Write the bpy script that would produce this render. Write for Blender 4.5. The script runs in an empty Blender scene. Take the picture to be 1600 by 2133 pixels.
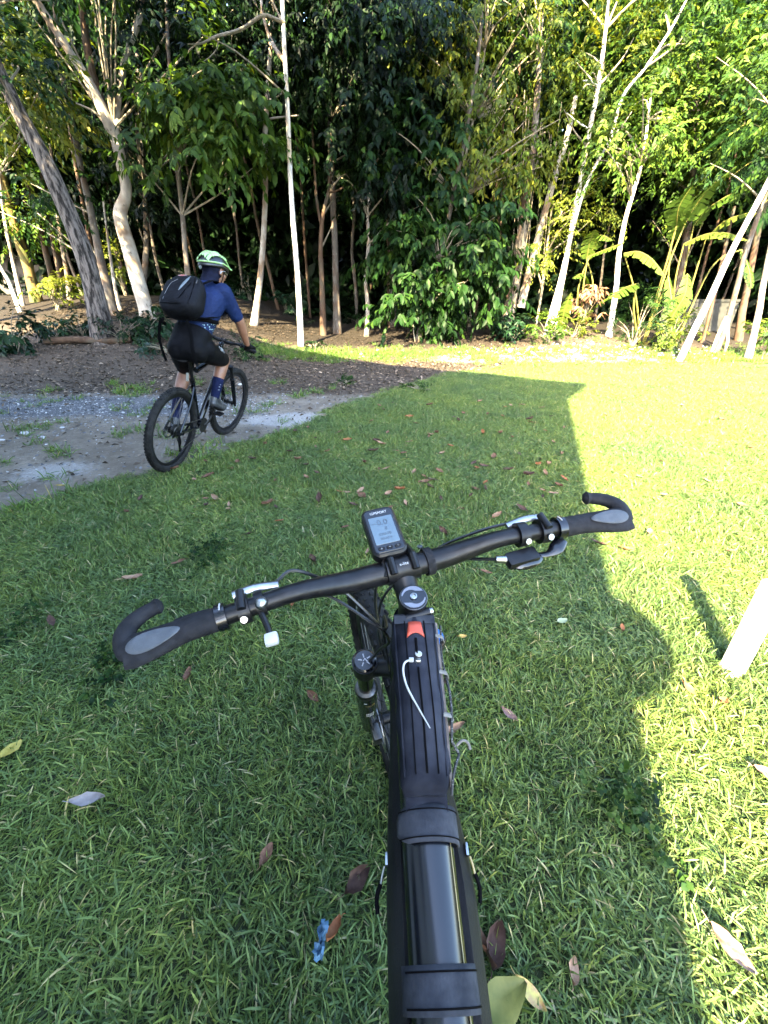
import bpy, bmesh, math, random
import numpy as np
from mathutils import Vector, Matrix
R = math.radians
rng = np.random.default_rng(7)
random.seed(7)
sc = bpy.context.scene
col = sc.collection

# ---------------------------------------------------------------- camera
CAM_H, PITCH, F = 1.40, R(27.7), 850.0          # F: focal length for a picture 1600 wide
cam_d = bpy.data.cameras.new('camera')
cam_d.sensor_fit = 'HORIZONTAL'; cam_d.sensor_width = 36.0; cam_d.lens = 36.0 * F / 1600.0
cam_d.clip_start = 0.02; cam_d.clip_end = 2000
cam = bpy.data.objects.new('camera', cam_d); col.objects.link(cam)
cam.location = (0, 0, CAM_H); cam.rotation_euler = (R(90) - PITCH, 0, 0)
sc.camera = cam

# ---------------------------------------------------------------- sky, sun, exposure
SUN_EL = R(34.0); SUN_H = Vector((0.33, 0.944))   # horizontal direction the light travels
wd = bpy.data.worlds.new('World'); sc.world = wd; wd.use_nodes = True
nt = wd.node_tree; nt.nodes.clear()
sky = nt.nodes.new('ShaderNodeTexSky'); sky.sky_type = 'NISHITA'; sky.sun_disc = False
sky.sun_elevation = SUN_EL; sky.sun_rotation = math.atan2(-SUN_H.x, -SUN_H.y)
sky.air_density = 1.0; sky.dust_density = 1.5; sky.ozone_density = 1.0
bg = nt.nodes.new('ShaderNodeBackground'); bg.inputs[1].default_value = 0.15
wo = nt.nodes.new('ShaderNodeOutputWorld')
nt.links.new(sky.outputs[0], bg.inputs[0]); nt.links.new(bg.outputs[0], wo.inputs[0])
sun_d = bpy.data.lights.new('sun', 'SUN'); sun_d.energy = 5.0; sun_d.angle = R(0.55); sun_d.color = (1.0, 0.84, 0.52)
sun = bpy.data.objects.new('sun', sun_d); col.objects.link(sun)
sd = Vector((SUN_H.x * math.cos(SUN_EL), SUN_H.y * math.cos(SUN_EL), -math.sin(SUN_EL)))
sun.rotation_euler = sd.to_track_quat('-Z', 'Y').to_euler(); sun.location = (-8, -20, 20)
sc.view_settings.view_transform = 'Standard'; sc.view_settings.look = 'None'
sc.view_settings.exposure = 4.35; sc.view_settings.gamma = 1.0
sc.render.engine = 'CYCLES'
sc.cycles.max_bounces = 5; sc.cycles.diffuse_bounces = 2; sc.cycles.glossy_bounces = 2
sc.cycles.transmission_bounces = 2; sc.cycles.transparent_max_bounces = 3

# ---------------------------------------------------------------- helpers
def tag(o, label=None, cat=None, group=None, kind=None):
    if label: o['label'] = label
    if cat: o['category'] = cat
    if group: o['group'] = group
    if kind: o['kind'] = kind
    return o

def empty(name, loc=(0, 0, 0), rot=(0, 0, 0), parent=None):
    o = bpy.data.objects.new(name, None); col.objects.link(o)
    o.location = loc; o.rotation_euler = rot; o.empty_display_size = 0.1
    if parent: o.parent = parent
    return o

def thing(name, label, cat, loc=(0, 0, 0), rot=(0, 0, 0), group=None):
    return tag(empty(name, loc, rot), label, cat, group)

def link(name, me, m=None, parent=None, loc=None):
    o = bpy.data.objects.new(name, me); col.objects.link(o)
    if m is not None and not me.materials:
        for k in (m if isinstance(m, (list, tuple)) else [m]): me.materials.append(k)
    if parent: o.parent = parent
    if loc is not None: o.location = loc
    return o

def np_mesh(name, V, Fs, smooth=True, attrs=None):
    """V (n,3), Fs (m,k) with one k"""
    me = bpy.data.meshes.new(name)
    V = np.asarray(V, np.float32); Fs = np.asarray(Fs, np.int32)
    me.vertices.add(len(V)); me.vertices.foreach_set('co', V.ravel())
    k = Fs.shape[1]
    me.loops.add(Fs.size); me.loops.foreach_set('vertex_index', Fs.ravel())
    me.polygons.add(len(Fs)); me.polygons.foreach_set('loop_start', np.arange(0, Fs.size, k, dtype=np.int32))
    me.polygons.foreach_set('use_smooth', np.full(len(Fs), smooth))
    for n, a in (attrs or {}).items():
        at_ = me.attributes.new(n, 'FLOAT', 'POINT'); at_.data.foreach_set('value', np.asarray(a, np.float32))
    me.update(); me.validate()
    return me

class MB:
    """collects shapes, builds them as one mesh object"""
    def __init__(s, T=None): s.v = []; s.f = []; s.T = T or Matrix.Identity(4)
    def add(s, vs, fs, T=None):
        b = len(s.v); M = s.T @ T if T is not None else s.T
        s.v += [tuple(M @ Vector(p)) for p in vs]; s.f += [tuple(i + b for i in q) for q in fs]
        return s
    def box(s, c, d, T=None, bev=0.0):
        hx, hy, hz = d[0] / 2, d[1] / 2, d[2] / 2
        if bev <= 0:
            vs = [(c[0] + sx * hx, c[1] + sy * hy, c[2] + sz * hz) for sx in (-1, 1) for sy in (-1, 1) for sz in (-1, 1)]
            return s.add(vs, [(0, 1, 3, 2), (4, 6, 7, 5), (0, 4, 5, 1), (2, 3, 7, 6), (0, 2, 6, 4), (1, 5, 7, 3)], T)
        bm = bmesh.new(); bmesh.ops.create_cube(bm, size=1.0)
        for v in bm.verts: v.co = Vector((v.co.x * d[0] + c[0], v.co.y * d[1] + c[1], v.co.z * d[2] + c[2]))
        bmesh.ops.bevel(bm, geom=bm.edges[:], offset=min(bev, min(d) * .49), segments=2, affect='EDGES', profile=0.6)
        bm.verts.index_update()
        s.add([v.co.copy() for v in bm.verts], [[v.index for v in f.verts] for f in bm.faces], T); bm.free()
        return s
    def tube(s, pts, r, n=10, caps=True, T=None, flat=None, up=None):
        """sweep a circle (or ellipse: flat=(a,b) scale along side/up) along pts; r number or list"""
        P = [Vector(p) for p in pts]; m = len(P)
        rr = list(r) if hasattr(r, '__len__') else [r] * m
        tg = []
        for i in range(m):
            t = P[min(i + 1, m - 1)] - P[max(i - 1, 0)]
            tg.append(t.normalized() if t.length > 1e-9 else Vector((0, 0, 1)))
        ref = Vector(up) if up else (Vector((0, 0, 1)) if abs(tg[0].z) < .9 else Vector((0, 1, 0)))
        vs = []; fs = []
        sd_ = tg[0].cross(ref).normalized()
        for i in range(m):
            if up: sd_ = tg[i].cross(ref).normalized()
            else: sd_ = (sd_ - tg[i] * sd_.dot(tg[i])).normalized()
            u = sd_.cross(tg[i]).normalized()
            fa, fb = (flat if flat else (1, 1))
            for k in range(n):
                a = 2 * math.pi * k / n
                vs.append(P[i] + sd_ * (math.cos(a) * rr[i] * fa) + u * (math.sin(a) * rr[i] * fb))
        for i in range(m - 1):
            for k in range(n):
                fs.append((i * n + k, i * n + (k + 1) % n, (i + 1) * n + (k + 1) % n, (i + 1) * n + k))
        if caps: fs.append(tuple(range(n))[::-1]); fs.append(tuple(range((m - 1) * n, m * n)))
        return s.add(vs, fs, T)
    def lathe(s, prof, n=20, T=None):
        """prof list of (radius, z) revolved round z"""
        vs = []; fs = []; m = len(prof)
        for (r, z) in prof:
            for k in range(n):
                a = 2 * math.pi * k / n; vs.append((r * math.cos(a), r * math.sin(a), z))
        for i in range(m - 1):
            for k in range(n): fs.append((i * n + k, i * n + (k + 1) % n, (i + 1) * n + (k + 1) % n, (i + 1) * n + k))
        if prof[0][0] > 1e-6: fs.append(tuple(range(n))[::-1])
        if prof[-1][0] > 1e-6: fs.append(tuple(range((m - 1) * n, m * n)))
        return s.add(vs, fs, T)
    def prism(s, poly, h, T=None):
        n = len(poly); vs = [(x, y, 0) for x, y in poly] + [(x, y, h) for x, y in poly]
        return s.add(vs, [tuple(range(n))[::-1], tuple(range(n, 2 * n))] + [(i, (i + 1) % n, n + (i + 1) % n, n + i) for i in range(n)], T)
    def ball(s, c, r, n=12, T=None):
        rx, ry, rz = r if hasattr(r, '__len__') else (r, r, r)
        vs = []; fs = []; m = n // 2 + 1
        for i in range(m):
            th = math.pi * i / (m - 1)
            for k in range(n):
                a = 2 * math.pi * k / n
                vs.append((c[0] + rx * math.sin(th) * math.cos(a), c[1] + ry * math.sin(th) * math.sin(a), c[2] + rz * math.cos(th)))
        for i in range(m - 1):
            for k in range(n): fs.append((i * n + k, (i + 1) * n + k, (i + 1) * n + (k + 1) % n, i * n + (k + 1) % n))
        return s.add(vs, fs, T)
    def mesh(s, name, smooth=True, ang=40):
        me = bpy.data.meshes.new(name); me.from_pydata(s.v, [], s.f); me.update()
        bm = bmesh.new(); bm.from_mesh(me)
        bmesh.ops.remove_doubles(bm, verts=bm.verts[:], dist=1e-5)
        bmesh.ops.recalc_face_normals(bm, faces=bm.faces[:])
        for f in bm.faces: f.smooth = smooth
        if smooth:
            c = R(ang)
            for e in bm.edges:
                if len(e.link_faces) == 2 and e.calc_face_angle(0) > c: e.smooth = False
        bm.to_mesh(me); bm.free()
        return me
    def build(s, name, m, parent=None, smooth=True, loc=None, ang=40):
        return link(name, s.mesh(name, smooth, ang), m, parent, loc)

def mtx(o, x=None, y=None, z=None):
    """frame from origin and two or three axes"""
    if x is None: x = Vector(y).cross(Vector(z))
    if y is None: y = Vector(z).cross(Vector(x))
    if z is None: z = Vector(x).cross(Vector(y))
    x, y, z = Vector(x).normalized(), Vector(y).normalized(), Vector(z).normalized()
    return Matrix(((x.x, y.x, z.x, o[0]), (x.y, y.y, z.y, o[1]), (x.z, y.z, z.z, o[2]), (0, 0, 0, 1)))

def spline(pts, n=6):
    """Catmull-Rom through the points"""
    P = [Vector(p) for p in pts]; out = []
    for i in range(len(P) - 1):
        a, b, c, d = P[max(i - 1, 0)], P[i], P[i + 1], P[min(i + 2, len(P) - 1)]
        for k in range(n):
            t = k / n
            out.append(.5 * (2 * b + (c - a) * t + (2 * a - 5 * b + 4 * c - d) * t * t + (3 * b - a - 3 * c + d) * t ** 3))
    out.append(P[-1]); return out

def lerp_list(vals, n):
    x = np.linspace(0, len(vals) - 1, n); return list(np.interp(x, range(len(vals)), vals))

def text_mesh(txt, size, T, depth=0.0003):
    cu = bpy.data.curves.new('lettering', 'FONT'); cu.body = txt; cu.size = size; cu.extrude = depth
    cu.align_x = 'CENTER'; cu.align_y = 'CENTER'; cu.resolution_u = 3
    o = bpy.data.objects.new('lettering', cu); col.objects.link(o)
    dg = bpy.context.evaluated_depsgraph_get()
    me = bpy.data.meshes.new_from_object(o.evaluated_get(dg))
    bpy.data.objects.remove(o); bpy.data.curves.remove(cu)
    me.transform(T); return me

# ---------------------------------------------------------------- materials
def node_mat(name):
    m = bpy.data.materials.new(name); m.use_nodes = True
    n = m.node_tree; n.nodes.clear()
    out = n.nodes.new('ShaderNodeOutputMaterial'); b = n.nodes.new('ShaderNodeBsdfPrincipled')
    n.links.new(b.outputs[0], out.inputs[0])
    return m, n, b, out

def ramp(n, fac, stops):
    r = n.nodes.new('ShaderNodeValToRGB'); e = r.color_ramp.elements
    while len(e) < len(stops): e.new(0.5)
    for i, (p, c) in enumerate(stops): e[i].position = p; e[i].color = (c[0], c[1], c[2], 1) if hasattr(c, '__len__') else (c, c, c, 1)
    if fac is not None: n.links.new(fac, r.inputs[0])
    return r.outputs[0]

def noise(n, scale, detail=4, rough=.6, vec=None, stretch=None):
    t = n.nodes.new('ShaderNodeTexNoise'); t.inputs['Scale'].default_value = scale
    t.inputs['Detail'].default_value = detail; t.inputs['Roughness'].default_value = rough
    if vec is None:
        c = n.nodes.new('ShaderNodeTexCoord'); vec = c.outputs['Object']
    if stretch:
        mp = n.nodes.new('ShaderNodeMapping'); mp.inputs['Scale'].default_value = stretch
        n.links.new(vec, mp.inputs[0]); vec = mp.outputs[0]
    n.links.new(vec, t.inputs['Vector']); return t.outputs[0]

def mixc(n, fac, a, b, mode='MIX'):
    x = n.nodes.new('ShaderNodeMix'); x.data_type = 'RGBA'; x.blend_type = mode
    for v, k in ((fac, 0), (a, 6), (b, 7)):
        if hasattr(v, 'is_linked') or isinstance(v, bpy.types.NodeSocket): n.links.new(v, x.inputs[k])
        elif hasattr(v, '__len__'): x.inputs[k].default_value = (v[0], v[1], v[2], 1)
        else: x.inputs[k].default_value = v
    return x.outputs[2]

def bump(n, b, h, strength=.3, dist=.01):
    u = n.nodes.new('ShaderNodeBump'); u.inputs['Strength'].default_value = strength; u.inputs['Distance'].default_value = dist
    n.links.new(h, u.inputs['Height']); n.links.new(u.outputs[0], b.inputs['Normal'])

def math_n(n, op, a, b=None, clamp=False):
    x = n.nodes.new('ShaderNodeMath'); x.operation = op; x.use_clamp = clamp
    for v, k in ((a, 0), (b, 1)):
        if v is None: continue
        if isinstance(v, bpy.types.NodeSocket): n.links.new(v, x.inputs[k])
        else: x.inputs[k].default_value = v
    return x.outputs[0]

def attr(n, name):
    a = n.nodes.new('ShaderNodeAttribute'); a.attribute_name = name; return a.outputs['Fac']

def pmat(name, c1, c2=None, scale=30, rough=.5, rough2=None, metal=0, spec=.5, bmp=0, bdist=.002, bscale=None, stretch=None, sheen=0):
    m, n, b, o = node_mat(name)
    c2 = c2 or c1
    f = noise(n, scale, stretch=stretch)
    n.links.new(ramp(n, f, [(.35, c1), (.68, c2)]), b.inputs['Base Color'])
    b.inputs['Metallic'].default_value = metal; b.inputs['Specular IOR Level'].default_value = spec
    if rough2 is not None: n.links.new(ramp(n, noise(n, scale * 1.7), [(.35, rough), (.7, rough2)]), b.inputs['Roughness'])
    else: b.inputs['Roughness'].default_value = rough
    if sheen: b.inputs['Sheen Weight'].default_value = sheen
    if bmp: bump(n, b, noise(n, bscale or scale * 4, 3), bmp, bdist)
    return m

def leaf_mat(name, dark, mid, light, trans=.38, rough=.5, spec=.14, tscale=1.0):
    """tone attribute picks a colour, noise varies it; part of the light goes through the blade"""
    m, n, b, o = node_mat(name)
    c = ramp(n, attr(n, 'tone'), [(0, dark), (.55, mid), (1, light)])
    b.inputs['Roughness'].default_value = rough; b.inputs['Specular IOR Level'].default_value = spec
    n.links.new(c, b.inputs['Base Color'])
    t = n.nodes.new('ShaderNodeBsdfTranslucent')
    tc = mixc(n, 1.0, c, (1.25 * tscale, 1.15 * tscale, .45 * tscale), 'MULTIPLY'); n.links.new(tc, t.inputs[0])
    x = n.nodes.new('ShaderNodeMixShader'); x.inputs[0].default_value = trans
    n.links.new(b.outputs[0], x.inputs[1]); n.links.new(t.outputs[0], x.inputs[2]); n.links.new(x.outputs[0], o.inputs[0])
    return m

def bark_mat(name, c1, c2, c3=None, scale=6, stretch=(1, 1, .25), bmp=.6, patch=None, bd=.02, lohi=(.32, .62)):
    m, n, b, o = node_mat(name)
    f = noise(n, scale, 6, .65, stretch=stretch)
    c = ramp(n, f, [(lohi[0], c1), (lohi[1], c2)])
    f2 = noise(n, scale * .35, 3, .5)
    if c3: c = mixc(n, ramp(n, f2, [(.48, 0), (.62, 1)]), c, c3)
    f3 = noise(n, scale * 2.5, 4, .6, stretch=(1, 1, .5))
    if patch: c = mixc(n, ramp(n, f3, [(.6, 0), (.7, 1)]), c, patch)
    n.links.new(c, b.inputs['Base Color']); b.inputs['Roughness'].default_value = .85; b.inputs['Specular IOR Level'].default_value = .2
    bump(n, b, f, bmp, bd)
    return m

# ---------------------------------------------------------------- geometry of the view, used to find where things stand
CP, SP = math.cos(PITCH), math.sin(PITCH)
def at(px, py, Y):
    """the world point at distance Y ahead that the photograph shows at pixel px,py"""
    u = (px - 800) / F; v = (1066.5 - py) / F
    d = Vector((u, CP + v * SP, -SP + v * CP)); t = Y / d.y
    return Vector((d.x * t, Y, CAM_H + d.z * t))
def ppm(Y, py=600):
    """pixels per metre there"""
    p = at(800, py, Y); return F / (Y * CP - (p.z - CAM_H) * SP)

def sst(e0, e1, x):
    t = np.clip((x - e0) / (e1 - e0), 0, 1); return t * t * (3 - 2 * t)
def wob(x, y, s=1.0, ph=0.0):
    return (np.sin(1.7 * s * x + 1.3 + ph) * np.cos(1.3 * s * y - .7 + ph) + .6 * np.sin(3.9 * s * x - 2.1 * s * y + ph) + .4 * np.cos(7.3 * s * y + 5.1 * s * x + 2 * ph)) / 2.0
def hgt(x, y):
    x = np.asarray(x, float); y = np.asarray(y, float)
    L = sst(1.6, 6.0, -x)
    h = np.clip(.1 * np.maximum(y - 10.5, 0), 0, .55)
    h = h + L * (.5 * sst(7.2, 11, y) + .42 * sst(10.5, 15, y))
    h = h + .32 * np.exp(-((x - 5.9) ** 2 / 2.2 + (y - 13.2) ** 2 / 1.6))        # rubble mound under the white trees
    h = h + 9 * sst(24.5, 36, y)                                              # a hill added behind the wood to block the low sky
    out = 1 - lawn_mask(x, y)
    h = h + .018 * wob(x, y, 2.2) * sst(2, 5, y) * out + .010 * wob(x, y, .8, 2) * sst(1, 4, y)
    h = h - .03 * out * sst(2.2, 3.2, y) * (1 - sst(8, 10, y))
    return h
PATH = np.array([(-6.0, -.4), (-2.85, 2.5), (-2.29, 3.2), (-1.63, 4.12), (-1.06, 4.89), (-.69, 5.87), (.44, 7.71), (1.63, 9.07), (3.2, 10.0), (6.5, 10.25), (9, 9.7), (14, 9.4)])
def bound(x):
    return np.interp(x, PATH[:, 0], PATH[:, 1])
def lawn_mask(x, y):
    """1 on the mown lawn, 0 on the bare track and forest floor"""
    d = bound(x) + .22 * wob(x, y, 1.9, .5) - y
    # distance across the slanting edge, roughly
    return sst(-.28, .22, d * .75)

# ================================================================ THE SETTING
# ---------------------------------------------------------------- ground sheet
def axis_pts(segs):
    out = []
    for a, b, st in segs: out += list(np.arange(a, b, st))
    return np.array(out + [segs[-1][1]])
gx = axis_pts([(-400, -40, 90), (-40, -14, 2), (-14, -6.5, .25), (-6.5, 7.5, .07), (7.5, 15, .22), (15, 40, 2), (40, 400, 90)])
gy = axis_pts([(-300, -20, 70), (-20, -1, 1.2), (-1, 13.2, .075), (13.2, 18, .25), (18, 40, 1.5), (40, 500, 92)])
GX, GY = np.meshgrid(gx, gy, indexing='ij'); GZ = hgt(GX, GY)
nx, ny = len(gx), len(gy)
idx = np.arange(nx * ny).reshape(nx, ny)
Fq = np.stack([idx[:-1, :-1], idx[1:, :-1], idx[1:, 1:], idx[:-1, 1:]], -1).reshape(-1, 4)
lawn_a = lawn_mask(GX, GY)
track = sst(3.9, 3.0, np.abs(GY + .28 * GX - 5.1) * 2.2 + .6 * wob(GX, GY, 1.4)) * sst(-1.2, -2.6, GX)
bluegrav = np.clip(np.exp(-((GY + .02 * GX - 6.1 - .1 * (GX + 4)) / .62) ** 2) * sst(-1.9, -3.0, GX) * 1.3, 0, 1)
sand = np.clip(np.exp(-(((GX + 1.25) / .75) ** 2 + ((GY - 5.35) / .42) ** 2)) + .9 * np.exp(-(((GX - 4.6) / 2.8) ** 2 + ((GY - 10.9) / .5) ** 2)) + .7 * np.exp(-(((GX - 1.8) / 1.1) ** 2 + ((GY - 11.0) / .5) ** 2))
               + .75 * np.exp(-(((GX + 3.1) / .5) ** 2 + ((GY - 3.55) / .35) ** 2)), 0, 1)
litter = np.clip(sst(6.4, 7.6, GY) * (1 - lawn_a) + .8 * np.exp(-(((GX - .2) / 1.2) ** 2 + ((GY - 8.6) / .9) ** 2)), 0, 1)
forest_shade = sst(11.7, 12.8, GY + .3 * wob(GX, GY, 1.6, 5)) * (1 - .8 * np.exp(-((GX - 6) / 3.5) ** 2) * sst(14, 12.5, GY))  # darkens the floor inside the wood, standing in for its deep shade
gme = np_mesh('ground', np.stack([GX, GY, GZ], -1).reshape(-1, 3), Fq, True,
              {'lawn': lawn_a.ravel(), 'bluegrav': bluegrav.ravel(), 'sand': sand.ravel(), 'litter': litter.ravel(), 'forest_shade': forest_shade.ravel()})
m, n, b, o = node_mat('ground')
nA = noise(n, 3.0, 6, .7); nB = noise(n, 22, 5, .7); nC = noise(n, 120, 3, .7)
soil = ramp(n, nA, [(.3, (0.0816, 0.0672, 0.0518)), (.55, (0.1392, 0.1171, 0.0922)), (.75, (0.2016, 0.1776, 0.1459))])
soil = mixc(n, ramp(n, nB, [(.42, 0), (.66, .75)]), soil, (.09, .075, .055))
grav = ramp(n, nC, [(.34, (0.0255, 0.0263, 0.0289)), (.52, (0.0723, 0.0739, 0.0782)), (.72, (0.1700, 0.1717, 0.1742))])
sandc = ramp(n, nC, [(.3, (0.1190, 0.1105, 0.1020)), (.7, (0.3060, 0.2932, 0.2720))])
litc = ramp(n, noise(n, 45, 3, .6), [(.3, (.020, .015, .011)), (.55, (.055, .042, .031)), (.75, (.115, .090, .068))])
turf = ramp(n, nB, [(.3, (0.0121, 0.0187, 0.0077)), (.7, (0.0330, 0.0413, 0.0165))])
def thr(a, lo, hi, k=.35):
    return ramp(n, math_n(n, 'ADD', attr(n, a), math_n(n, 'MULTIPLY', math_n(n, 'SUBTRACT', nB, .5), k)), [(lo, 0), (hi, 1)])
c = mixc(n, thr('litter', .3, .6), soil, litc)
c = mixc(n, attr(n, 'forest_shade'), c, ramp(n, nB, [(.3, (.008, .006, .0045)), (.7, (.022, .017, .012))]))
c = mixc(n, thr('bluegrav', .3, .65, .9), c, grav)
c = mixc(n, thr('sand', .35, .65, .9), c, sandc)
c = mixc(n, thr('lawn', .45, .65, .5), c, turf)
n.links.new(c, b.inputs['Base Color']); b.inputs['Roughness'].default_value = .95; b.inputs['Specular IOR Level'].default_value = .15
bump(n, b, math_n(n, 'ADD', nC, nB), .8, .012)
tag(link('ground', gme, m), kind='structure')

# ---------------------------------------------------------------- the house behind the photographer, whose shadow lies on the lawn
HC = Vector((-.01, -1.75, 0)); HT = 6.66
sh_len = HT / math.tan(SUN_EL)
HD = Vector((-6.2, 4.45, 0)).normalized(); HN = Vector((-HD.y, HD.x, 0))            # along the front wall, and away behind it
HNb = Vector((HD.y * -1, HD.x, 0)); HNb = HNb if HNb.dot(Vector((0, -1, 0))) > 0 else -HNb
M_wall = pmat('house_wall_paint', (.72, .71, .68), (.78, .77, .75), 3, .9, bmp=.2)
M_roof = pmat('house_roof_slab', (.24, .23, .22), (.30, .29, .27), 5, .9)
house = thing('house', 'two storey rendered house behind the photographer that shades the lawn', 'house', HC)
TH = mtx((0, 0, 0), HD, HNb, (0, 0, 1))
MB(TH).box((6.0, 4.0, 3.25), (12.0, 8.0, 6.5)).build('wall', M_wall, house)
MB(TH).box((5.98, 3.9, HT - .08), (12.56, 8.4, .159)).build('roof', M_roof, house)
for i, (wx, wz) in enumerate([(3, 1.5), (7, 1.5), (11, 1.5), (3, 4.0), (7, 4.0), (11, 4.0)]):
    w_ = MB(TH).box((wx, -.02, wz), (1.3, .08, 1.2)).build('window', pmat('window_frame_paint', (.6, .6, .58), rough=.5) if i == 0 else bpy.data.materials['window_frame_paint'], house)
    MB(TH).box((wx, -.065, wz), (1.1, .02, 1.0)).build('pane', pmat('window_glass', (.02, .025, .03), rough=.05) if i == 0 else bpy.data.materials['window_glass'], w_)
# unseen round dish added at the house corner to cast the shade's rounded bulge
dish = thing('added_shadow_dish', 'unseen round dish added at the house corner to cast a bulging shadow', 'shadow caster', HC + Vector((-.245, 0, 2.18)))
M_dish = pmat('dish_grey', (.45, .45, .45), rough=.5)
MB(mtx((.16, .02, 0), z=(.35, .92, .2), x=(.92, -.35, 0))).lathe([(.0, .0), (.16, .03), (.28, .09), (.285, .095), (.16, .04), (0, .012)], 28).build('reflector', M_dish, dish)
MB().tube([(-.14, -.03, -.1), (.02, 0, -.05), (.16, .02, 0)], .02, 8).build('bracket', M_dish, dish)
MB().tube([(.18, .05, -.25), (.28, .30, -.15), (.31, .38, -.04)], .01, 6).build('feed_arm', M_dish, dish)

# ---------------------------------------------------------------- leaf and blade generators (numpy)
def nrm(a): return a / np.maximum(np.linalg.norm(a, axis=-1, keepdims=True), 1e-9)
def leaf_arrays(P, D, N, L, W, fold=.18, droop=.15, wide=.45, fine=False):
    """P base, D direction, N normal, L length, W width -> verts, tris. Folded along the midrib."""
    n_ = len(P); D = nrm(D); N = nrm(N - D * (N * D).sum(-1, keepdims=True)); S = np.cross(D, N)
    L = L[:, None]; W = W[:, None]
    if fine:
        a, b_ = .30, .68
        V = np.stack([P, P + D * L * a + S * W * .46 + N * W * fold, P + D * L * a, P + D * L * a - S * W * .46 + N * W * fold,
                      P + D * L * b_ + S * W * .40 + N * (W * fold - L * droop * .35), P + D * L * b_ - N * L * droop * .4, P + D * L * b_ - S * W * .40 + N * (W * fold - L * droop * .35),
                      P + D * L * .98 - N * L * droop], 1)
        T = np.array([(0, 1, 2), (0, 2, 3), (1, 4, 5), (1, 5, 2), (2, 5, 6), (2, 6, 3), (4, 7, 5), (5, 7, 6)])
    else:
        V = np.stack([P, P + D * L * wide + S * W * .5 + N * W * fold, P + D * L * wide, P + D * L * wide - S * W * .5 + N * W * fold, P + D * L - N * L * droop], 1)
        T = np.array([(0, 1, 2), (0, 2, 3), (1, 4, 2), (2, 4, 3)])
    k = V.shape[1]
    Fs = (T[None] + (np.arange(n_) * k)[:, None, None]).reshape(-1, 3)
    return V.reshape(-1, 3), Fs, k

def crown_mesh(name, blobs, leaf=.16, asp=.42, per=11, twig=.5, hang=.45, fine=False, seed=0, clump=.38, tone_hi=.0, origin=(0, 0, 0), surf=2.4):
    """blobs: (centre, radii, sprigs). Sprigs gather in clumps, leaves sit along each sprig."""
    g = np.random.default_rng(seed); Ps = []; A = []; TN = []
    for c, r, ns in blobs:
        c = np.array(c, float); r = np.array(r, float)
        nc = max(3, ns // 9)
        d = nrm(g.normal(size=(nc, 3))); rad = g.random((nc, 1)) ** (1 / surf)
        cc = c + d * rad * r
        k = g.integers(0, nc, ns)
        p = cc[k] + g.normal(size=(ns, 3)) * clump * np.array([1, 1, .6])
        out = nrm((p - c) / r + g.normal(size=(ns, 3)) * .55 + np.array([0, 0, -.15]))
        Ps.append(p); A.append(out); TN.append(np.clip(.42 + .22 * g.normal(size=nc)[k] + tone_hi, 0, 1))
    Ps = np.concatenate(Ps); A = np.concatenate(A); TN = np.concatenate(TN); ns = len(Ps)
    k = np.arange(per); t = (k + .3) / per
    base = Ps[:, None] + A[:, None] * (t[None, :, None] * twig) + np.array([0, 0, -1.]) * (t ** 2)[None, :, None] * twig * .35 * hang
    side = nrm(np.cross(A, np.array([0, 0, 1.]) + g.normal(size=(ns, 3)) * .2))
    sg = np.where(k % 2 == 0, 1, -1)[None, :, None]
    D = A[:, None] * .65 + side[:, None] * sg * (.75 + .3 * g.random((ns, per, 1))) + g.normal(size=(ns, per, 3)) * .22 + np.array([0, 0, -1.]) * hang * (.7 + .8 * g.random((ns, per, 1)))
    N = np.array([0, -.35, 1.]) + A[:, None] * .5 + g.normal(size=(ns, per, 3)) * .42
    L = leaf * (.65 + .6 * g.random((ns, per))); W = L * asp * (.85 + .3 * g.random((ns, per)))
    keep = g.random((ns, per)) > .08
    tone = np.clip(TN[:, None] + .16 * g.normal(size=(ns, per)), 0, 1)
    V, Fs, kk = leaf_arrays(base[keep], D[keep], N[keep], L[keep], W[keep], fine=fine, fold=.14, droop=.16)
    return np_mesh(name, V - np.array(origin), Fs, True, {'tone': np.repeat(tone[keep], kk)}), Ps

# ---------------------------------------------------------------- vegetation materials
LM = {
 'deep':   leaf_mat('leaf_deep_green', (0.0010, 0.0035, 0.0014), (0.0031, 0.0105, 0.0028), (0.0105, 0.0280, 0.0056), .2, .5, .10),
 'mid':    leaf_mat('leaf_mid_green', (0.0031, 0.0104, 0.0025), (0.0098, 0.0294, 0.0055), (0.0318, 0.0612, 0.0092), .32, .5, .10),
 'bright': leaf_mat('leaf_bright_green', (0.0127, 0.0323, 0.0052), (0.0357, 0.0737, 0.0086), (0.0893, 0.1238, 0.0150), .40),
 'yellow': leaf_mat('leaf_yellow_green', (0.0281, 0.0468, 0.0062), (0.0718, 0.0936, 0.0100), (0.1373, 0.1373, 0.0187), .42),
 'blue':   leaf_mat('leaf_blue_green', (0.0028, 0.0091, 0.0042), (0.0063, 0.0210, 0.0084), (0.0140, 0.0364, 0.0133), .2, .45, .12),
 'banana': leaf_mat('leaf_heliconia', (0.0160, 0.0384, 0.0056), (0.0480, 0.0840, 0.0112), (0.1040, 0.1280, 0.0224), .42, .45, .25),
 'dry':    leaf_mat('leaf_dry_brown', (.05, .028, .016), (.14, .075, .04), (.28, .17, .10), .15, .7, .2),
}
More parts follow.
